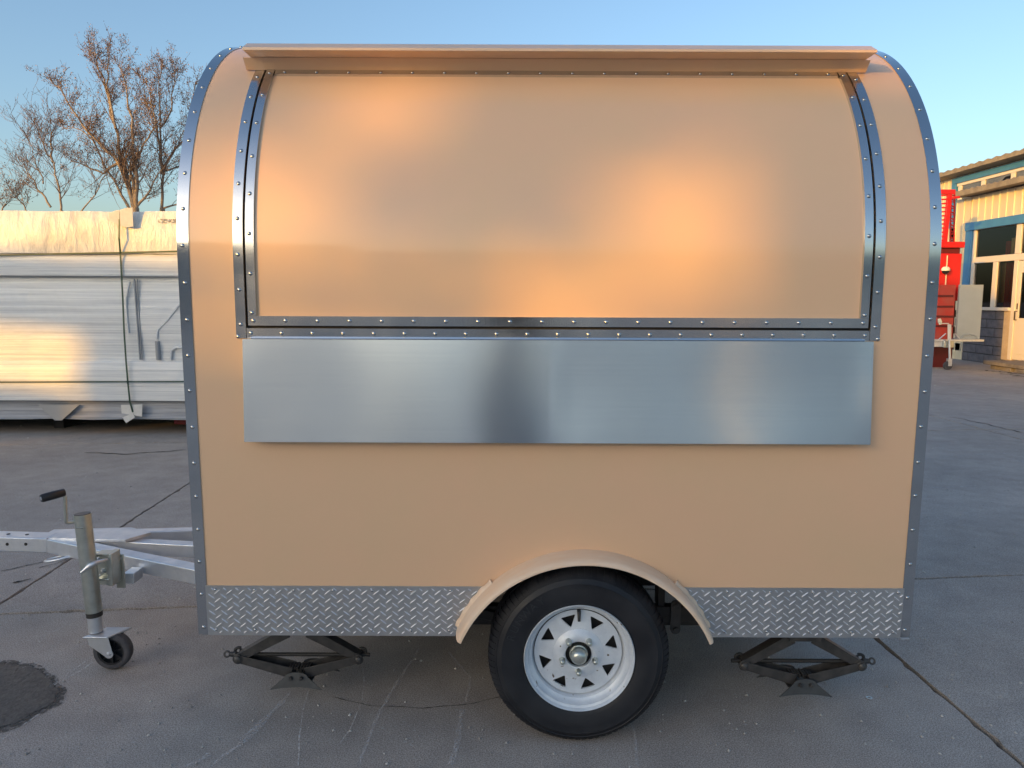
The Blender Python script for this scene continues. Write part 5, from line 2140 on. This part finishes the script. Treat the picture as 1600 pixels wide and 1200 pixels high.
def tree(name, label, D, limbs, root_px, leafy, seed, base_r=0.16, density=1.0, spread=1.0, scale=3.478, ox=0, oy=0):
    rng = random.Random(seed)
    base = px(root_px[0], root_px[1], D)
    t = thing(name, (base.x, D, 0), label, 'tree', 'bare winter trees behind the wrapped stack')
    trunk, twigs, leaves = MB(), MB(), MB()
    first = px(limbs[0][0][0] / scale + ox, limbs[0][0][1] / scale + oy, D)
    trunk.tube([(base.x, D, -0.1), (first.x * 0.5 + base.x * 0.5, D, first.z * 0.5), first], [base_r * 1.6, base_r * 1.25, base_r * 1.05], 10)

    def leaf(p):
        s_ = rng.uniform(0.024, 0.046)
        a = Vector((rng.gauss(0, 1), rng.gauss(0, 1), rng.gauss(0, 1))).normalized()
        c_ = a.orthogonal().normalized()
        d_ = a.cross(c_)
        leaves.add([p, p + c_ * s_ * 0.5 + d_ * s_ * 0.5, p + d_ * s_ * 1.3, p - c_ * s_ * 0.5 + d_ * s_ * 0.5], [(0, 1, 2, 3)])

    def grow(p, d, L, r, lvl):
        n = 5 if lvl < 2 else 4
        pts, rad = [p.copy()], [r]
        q = p.copy()
        dd = d.copy()
        for k in range(n):
            dd = (dd + Vector((rng.gauss(0, 0.16), rng.gauss(0, 0.16), rng.gauss(0, 0.10) + 0.13))).normalized()
            q = q + dd * (L / n)
            pts.append(q.copy())
            rad.append(max(0.004, r * (1 - 0.8 * (k + 1) / n)))
        (trunk if r > 0.028 else twigs).tube(pts, rad, 5 if r > 0.03 else 3, cap=False)
        if lvl < 3:
            m_ = int({0: 5, 1: 4.2, 2: 3.2}[lvl] * density + rng.random())
            for _ in range(m_):
                k = rng.randint(1, n)
                f = rng.random()
                s_ = pts[k - 1].lerp(pts[k], f)
                ax_ = Vector((rng.gauss(0, 1), rng.gauss(0, 1), rng.gauss(0, 0.6)))
                nd = (dd * 0.75 + ax_.normalized() * 0.75 * spread).normalized()
                grow(s_, nd, L * rng.uniform(0.42, 0.66), max(0.005, rad[k] * 0.62), lvl + 1)
        if leafy and lvl >= 2:
            for _ in range(int(leafy * (3.0 if lvl == 3 else 2.0)) + (rng.random() < leafy % 1)):
                k = rng.randint(1, n)
                s_ = pts[k - 1].lerp(pts[k], rng.random())
                leaf(s_ + Vector((rng.gauss(0, 0.05), rng.gauss(0, 0.05), rng.gauss(0, 0.05))))
    for li, lb in enumerate(limbs):
        yo = 0.0
        side = rng.uniform(-0.35, 0.35)
        P = []
        for k, (u, v) in enumerate(lb):
            D2 = D + side * k * 0.5
            P.append(px(u / scale + ox, v / scale + oy, D2))
        r0 = base_r * (0.62 if li < 3 else 0.42)
        path, rad = [], []
        for k in range(len(P) - 1):
            for s_ in range(3):
                path.append(P[k].lerp(P[k + 1], s_ / 3) + Vector((rng.gauss(0, 0.025), 0, rng.gauss(0, 0.02))))
                rad.append(r0 * (1 - 0.88 * (k + s_ / 3) / (len(P) - 1)))
        path.append(P[-1]); rad.append(0.01)
        trunk.tube(path, rad, 7, cap=False)
        tot = len(path)
        for k in range(2, tot - 1):
            for _ in range(1 if rng.random() < 0.35 else 2):
                d = (path[k + 1] - path[k]).normalized()
                ax_ = Vector((rng.gauss(0, 1), rng.gauss(0, 1), rng.gauss(0, 0.4))).normalized()
                nd = (d * 0.8 + ax_ * 0.8 * spread + Vector((0, 0, 0.15))).normalized()
                f = k / tot
                L = (2.0 - 1.2 * f) * rng.uniform(0.6, 1.15)
                grow(path[k], nd, L * 0.75, max(0.010, rad[k] * 0.42), 1)
    trunk.build('trunk', M['bark'], t, smooth=60, fix=False)
    twigs.build('twigs', M['twig'], t, fix=False)
    if leafy:
        leaves.build('dry_leaves', M['dry_leaf'], t, fix=False)
    return t


tree('poplar_tree', 'tallest bare tree with dry brown leaves, rising from the middle of the stack', 26,
     [[(735, 1130), (690, 980), (640, 880), (560, 800), (480, 720), (400, 600), (320, 480), (235, 400)],
      [(735, 1130), (700, 1000), (655, 850), (625, 680), (590, 520), (540, 380), (510, 230)],
      [(735, 1130), (740, 960), (720, 820), (715, 640), (690, 480), (650, 330)],
      [(738, 1100), (715, 930), (780, 780), (850, 690), (820, 560), (790, 420)],
      [(700, 1130), (640, 1020), (570, 900), (500, 760), (430, 700), (330, 700)],
      [(740, 1130), (800, 1060), (850, 960), (900, 900)],
      [(620, 700), (600, 560), (590, 420), (585, 260)],
      [(640, 880), (560, 940), (470, 900), (380, 880)]], (212, 340), 1.05, 11, base_r=0.12, density=1.05)
tree('poplar_tree', 'bare forked tree with dry leaves close to the trailer front', 27,
     [[(882, 1130), (885, 950), (872, 700), (865, 500), (880, 330)],
      [(885, 950), (930, 840), (1000, 760), (1030, 600), (1060, 450)],
      [(885, 950), (865, 820), (860, 700), (800, 560), (775, 400)],
      [(872, 700), (930, 600), (945, 480), (950, 350)],
      [(885, 1130), (960, 1110), (1040, 1080), (1100, 1000)],
      [(890, 930), (980, 900), (1080, 830), (1150, 700)]], (254, 340), 1.05, 12, base_r=0.085, density=1.05)
tree('young_tree', 'thin leafless tree left of the tall brown-leaved tree', 24,
     [[(335, 1145), (325, 1060), (305, 950), (290, 880), (240, 800), (215, 720), (200, 680)],
      [(290, 880), (280, 780), (290, 700), (270, 650)],
      [(270, 1130), (230, 1050), (180, 980), (140, 920), (110, 900)],
      [(440, 1145), (520, 1060), (570, 950), (560, 880)],
      [(240, 1000), (200, 900), (170, 800), (150, 740)]], (96, 345), 0.15, 13, base_r=0.055, density=0.9)
tree('shrub_tree', 'leafy low tree top at the left edge above the stack', 25,
     [[(0, 1180), (20, 1120), (40, 1090)], [(-60, 1180), (-20, 1100), (15, 1075)], [(150, 1180), (130, 1120), (90, 1060)]], (-20, 345), 1.2, 14, base_r=0.05, density=0.8)

# ------------------------------------------------------------------ the yard behind the camera (throws the shade, shows in the steel)
hv = Vector((0.669, 0.743, 0)); pv = Vector((0.743, -0.669, 0))


def HP(h, p, z=0):
    v = hv * h + pv * p
    return Vector((v.x, v.y, z))


M['shed_wall'] = mat('shed_wall', (0.30, 0.30, 0.31), rough=0.8, col2=(0.24, 0.24, 0.25), nscale=2)
M['leaf_dark'] = mat('evergreen_leaf', (0.05, 0.075, 0.03), rough=0.7, col2=(0.08, 0.09, 0.035), nscale=1.0)
BH = -26.0


def hbox(name, h0, h1, p0, p1, z0, z1, m, parent):
    b = MB()
    vs = [HP(h0, p0, z0), HP(h1, p0, z0), HP(h1, p1, z0), HP(h0, p1, z0), HP(h0, p0, z1), HP(h1, p0, z1), HP(h1, p1, z1), HP(h0, p1, z1)]
    b.add(vs, [(0, 3, 2, 1), (4, 5, 6, 7), (0, 1, 5, 4), (1, 2, 6, 5), (2, 3, 7, 6), (3, 0, 4, 7)])
    return b.build(name, m, parent)


def Hc(z, h=1.7):
    """height at the plane of the sheds that shades a point of height z standing at h"""
    return z + (h - BH) * math.tan(SUN_EL)


c_ = HP(BH - 6, -4)
shed = thing('long_shed', (c_.x, c_.y, 0), 'unseen long grey shed behind the photographer with roof blocks added to shade the yard', 'shed')
hbox('shed_hall', BH - 14, BH, -8.15, 14, 0, Hc(1.02), M['shed_wall'], shed)
hbox('shed_roof', BH - 14.5, BH + 0.1, -8.25, 14.2, Hc(1.02) + 0.002, Hc(1.02) + 0.12, M['roofing'], shed)
hbox('tall_shade_block', BH - 5, BH, -4.19, -3.02, Hc(1.02) + 0.125, Hc(1.75, 17.5), M['shed_wall'], shed)  # unseen block added to shade the red trailer and the block base
hbox('wide_shade_block', BH - 9, BH, -8.15, -4.2, Hc(1.02) + 0.125, Hc(1.89, 2.2), M['shed_wall'], shed)  # unseen block added to shade the wrapped stack below its top
hbox('roof_shade_block', BH - 9, BH, -1.00, 1.6, Hc(1.02) + 0.125, Hc(2.25), M['shed_wall'], shed)  # unseen block added to keep sun off the right of the hatch
c_ = HP(BH - 6, -14)
shed2 = thing('low_shed', (c_.x, c_.y, 0), 'lower grey shed left of the long shed with a beam added above its roof for shade', 'shed')
hbox('low_hall', BH - 14, BH, -30, -8.3, 0, Hc(0.50, 2.2), M['shed_wall'], shed2)
hbox('shade_beam', BH - 0.8, BH, -22, -8.151, Hc(1.22, 2.2), Hc(1.85, 2.2), M['shed_wall'], shed2)  # unseen beam added to shade the stack above its lower lit patch
for p in (-21.5, -16, -11):
    hbox('shade_beam_post', BH - 0.6, BH - 0.3, p, p + 0.2, Hc(0.50, 2.2) + 0.001, Hc(1.22, 2.2) - 0.001, M['shed_wall'], shed2)  # posts carrying the added shade beam

rng = random.Random(21)
ev = HP(BH - 2.5, -1.7)
ever = thing('evergreen_tree', (ev.x, ev.y, 0), 'unseen evergreen tree over the shed roof, its crown shaped to dapple the hatch', 'tree')
b = MB(); b.tube([(ev.x, ev.y, 0), (ev.x + 0.1, ev.y, 4), (ev.x, ev.y, 6.3)], [0.2, 0.12, 0.04], 8); b.build('trunk', M['bark'], ever, smooth=50)
lv = MB()


def sun_line(u, v):
    """where the sun ray to the hatch point seen at u, v passes the crown: (across, height on the hatch)"""
    D = 2.28
    for _ in range(4):
        q = px(u, v, D)
        D = YW + RA - RA * math.sqrt(max(0, 1 - ((q.z - ZW) / RB) ** 2)) if q.z > ZW else YW
    q = px(u, v, D)
    return q.x * pv.x + q.y * pv.y, q.z


sun_gaps = [(*sun_line(u, v), a / 520.0 * 0.743, b_ / 520.0) for u, v, a, b_ in (
    (600, 185, 90, 80), (540, 170, 70, 60), (430, 385, 95, 120), (1050, 285, 125, 95), (1090, 370, 110, 75), (880, 455, 125, 85), (325, 320, 60, 90), (300, 430, 30, 60), (700, 400, 40, 40), (985, 445, 80, 60), (620, 440, 60, 50))]
for _ in range(5200):  # unseen leaves, left out where sun patches should reach the hatch
    p, z = rng.uniform(-2.42, -0.98), rng.uniform(1.25, 2.36)
    inside = min(math.hypot((p - g[0]) / g[2], (z - g[1]) / g[3]) for g in sun_gaps)
    if inside < 1 and rng.random() < 0.97:
        continue
    if rng.random() < 0.25 and noise.noise(Vector((p * 5, z * 5, 3))) > 0.1:
        continue
    q = HP(BH - 2.5 + rng.uniform(-0.5, 0.5), p, Hc(z) - 2.5 * -math.tan(SUN_EL))
    s_ = rng.uniform(0.03, 0.055)
    a = Vector((rng.gauss(0, 1), rng.gauss(0, 1), rng.gauss(0, 1))).normalized()
    c1 = a.orthogonal().normalized(); c2 = a.cross(c1)
    lv.add([q - c1 * s_, q + c2 * s_ * 0.6, q + c1 * s_, q - c2 * s_ * 0.6], [(0, 1, 2, 3)])
lv.build('crown', M['leaf_dark'], ever, fix=False)

# skyline straight behind and to the right, seen mirrored in the steel
row = thing('far_hall', (10, -52, 0), 'pale hall across the yard behind the photographer', 'building')
b = MB(); b.box((-14, -60, 0), (60, -50, 5.6)); b.build('hall_wall', mat('pale_hall', (0.42, 0.42, 0.42), rough=0.7), row)
b = MB(); b.box((-14.3, -60.3, 5.602), (60.3, -49.7, 5.75)); b.build('hall_roof', M['roofing'], row)
for k in range(8):
    b = MB(); b.box((-10 + k * 8, -49.99, 1.2), (-6 + k * 8, -49.94, 3.6)); b.build('window', cg, row)
warm_strip = thing('warm_strip_container', (10.5, -22, 0), 'unseen cream container added for a warm strip mirrored in the shelf', 'container')
b = MB(); b.box((7.9, -22.6, 0.1), (9.0, -21, 2.9)); b.build('warm_strip_body', mat('warm_strip_container', (0.70, 0.66, 0.58), rough=0.5), warm_strip)  # unseen box, added so its sunlit side shows warm in the shelf


# the photographer, mirrored dimly in the shelf
def person():
    t = thing('person', (0, -0.42, 0), 'person in dark jacket and trousers holding up a phone behind the camera', 'person')
    pts = {
        'pelvis': (0, -0.42, 0.93, 0.135, 0.105), 'waist': (0, -0.42, 1.08, 0.130, 0.10), 'chest': (0, -0.41, 1.26, 0.155, 0.115), 'neck_b': (0, -0.42, 1.43, 0.085, 0.075),
        'neck': (0, -0.41, 1.50, 0.055, 0.055), 'head_b': (0, -0.40, 1.56, 0.075, 0.080), 'head': (0, -0.40, 1.64, 0.080, 0.095), 'crown': (0, -0.41, 1.71, 0.062, 0.075),
    }
    names = list(pts)
    V = [Vector(pts[n][:3]) for n in names]
    Rd = [pts[n][3:5] for n in names]
    E = [(i, i + 1) for i in range(len(names) - 1)]

    def chain(start, items):
        prev = start
        for (x, y, z, r) in items:
            V.append(Vector((x, y, z))); Rd.append((r, r)); E.append((prev, len(V) - 1)); prev = len(V) - 1
        return prev
    for s_ in (-1, 1):
        chain(0, [(s_ * 0.10, -0.42, 0.84, 0.095), (s_ * 0.115, -0.41, 0.66, 0.080), (s_ * 0.12, -0.40, 0.48, 0.058), (s_ * 0.125, -0.42, 0.30, 0.052), (s_ * 0.13, -0.44, 0.09, 0.036), (s_ * 0.135, -0.40, 0.045, 0.040), (s_ * 0.14, -0.28, 0.030, 0.032)])
        chain(2, [(s_ * 0.17, -0.42, 1.385, 0.060), (s_ * 0.215, -0.38, 1.25, 0.050), (s_ * 0.235, -0.33, 1.12, 0.043), (s_ * 0.17, -0.20, 1.20, 0.036), (s_ * 0.085, -0.085, 1.325, 0.027)])
    me = bpy.data.meshes.new('body')
    me.from_pydata(V, E, [])
    o = bpy.data.objects.new('body', me)
    C.objects.link(o)
    sk = o.modifiers.new('skin', 'SKIN')
    for i, v in enumerate(me.skin_vertices[0].data):
        v.radius = Rd[i]
        v.use_root = (i == 0)
    sb = o.modifiers.new('sub', 'SUBSURF'); sb.levels = 2; sb.render_levels = 2
    dg = bpy.context.evaluated_depsgraph_get()
    m2 = bpy.data.meshes.new_from_object(o.evaluated_get(dg))
    bpy.data.objects.remove(o)
    cloth = mat('dark_jacket', (0.030, 0.032, 0.042), rough=0.85, col2=(0.045, 0.046, 0.055), nscale=14)
    skin = mat('skin', (0.50, 0.30, 0.21), rough=0.5)
    hair = mat('black_hair', (0.012, 0.010, 0.010), rough=0.5)
    shoe = mat('dark_shoe', (0.02, 0.02, 0.02), rough=0.5)
    for m_ in (cloth, skin, hair, shoe):
        m2.materials.append(m_)
    for p in m2.polygons:
        c = p.center
        p.use_smooth = True
        if c.z > 1.495:
            p.material_index = 2 if (c.z > 1.675 or c.y < -0.43) else 1
        elif c.z < 0.09:
            p.material_index = 3
        elif c.y > -0.115 and c.z > 1.2:
            p.material_index = 1
    o = bpy.data.objects.new('body', m2)
    C.objects.link(o)
    attach(o, t)
    # hands: palm and five fingers each, closed round the phone edges
    for s_ in (-1, 1):
        b = MB()
        b.tube([(s_ * 0.086, -0.088, 1.325), (s_ * 0.084, -0.062, 1.345), (s_ * 0.083, -0.045, 1.362)], [0.024, 0.032, 0.026], 10)
        for k in range(4):
            z = 1.340 + k * 0.016
            L_ = (0.9, 1.0, 1.05, 0.85)[3 - k]
            b.tube([(s_ * 0.088, -0.050, z), (s_ * 0.094, -0.030 * 1, z + 0.004), (s_ * 0.088, -0.016, z + 0.006), (s_ * (0.088 - 0.022 * L_), -0.014, z + 0.007)], [0.0095, 0.009, 0.008, 0.0065], 8)
        b.tube([(s_ * 0.080, -0.060, 1.336), (s_ * 0.072, -0.042, 1.348), (s_ * 0.056, -0.036, 1.360)], [0.012, 0.010, 0.008], 8)
        b.build('hand', skin, t, smooth=70)
    # face: nose, ears, eyes, mouth
    b = MB(); b.tube([(0, -0.318, 1.655), (0, -0.296, 1.622), (0, -0.318, 1.612)], [0.007, 0.013, 0.008], 8); b.build('nose', skin, t, smooth=70)
    for s_ in (-1, 1):
        b = MB(); b.tube([(s_ * 0.078, -0.40, 1.66), (s_ * 0.088, -0.405, 1.64), (s_ * 0.078, -0.40, 1.605)], [0.006, 0.014, 0.006], 8); b.build('ear', skin, t, smooth=70)
        b = MB(); b.lathe([(0.0005, -0.0), (0.009, 0.004), (0.012, 0.012)], (s_ * 0.030, -0.308, 1.650), n=10); b.build('eye', hair, t, smooth=70)
    b = MB(); b.tube([(-0.024, -0.312, 1.585), (0, -0.304, 1.583), (0.024, -0.312, 1.585)], [0.003, 0.006, 0.003], 6); b.build('mouth', mat('lip', (0.35, 0.14, 0.12), rough=0.5), t, smooth=70)
    ph = thing('phone', (0, -0.012, 1.32), 'black phone held level in both hands of the photographer', 'phone')
    b = MB(); b.box((-0.078, -0.030, 1.322), (0.078, -0.022, 1.400)); b.build('phone_body', M['plastic'], ph, bevel=0.003)


person()
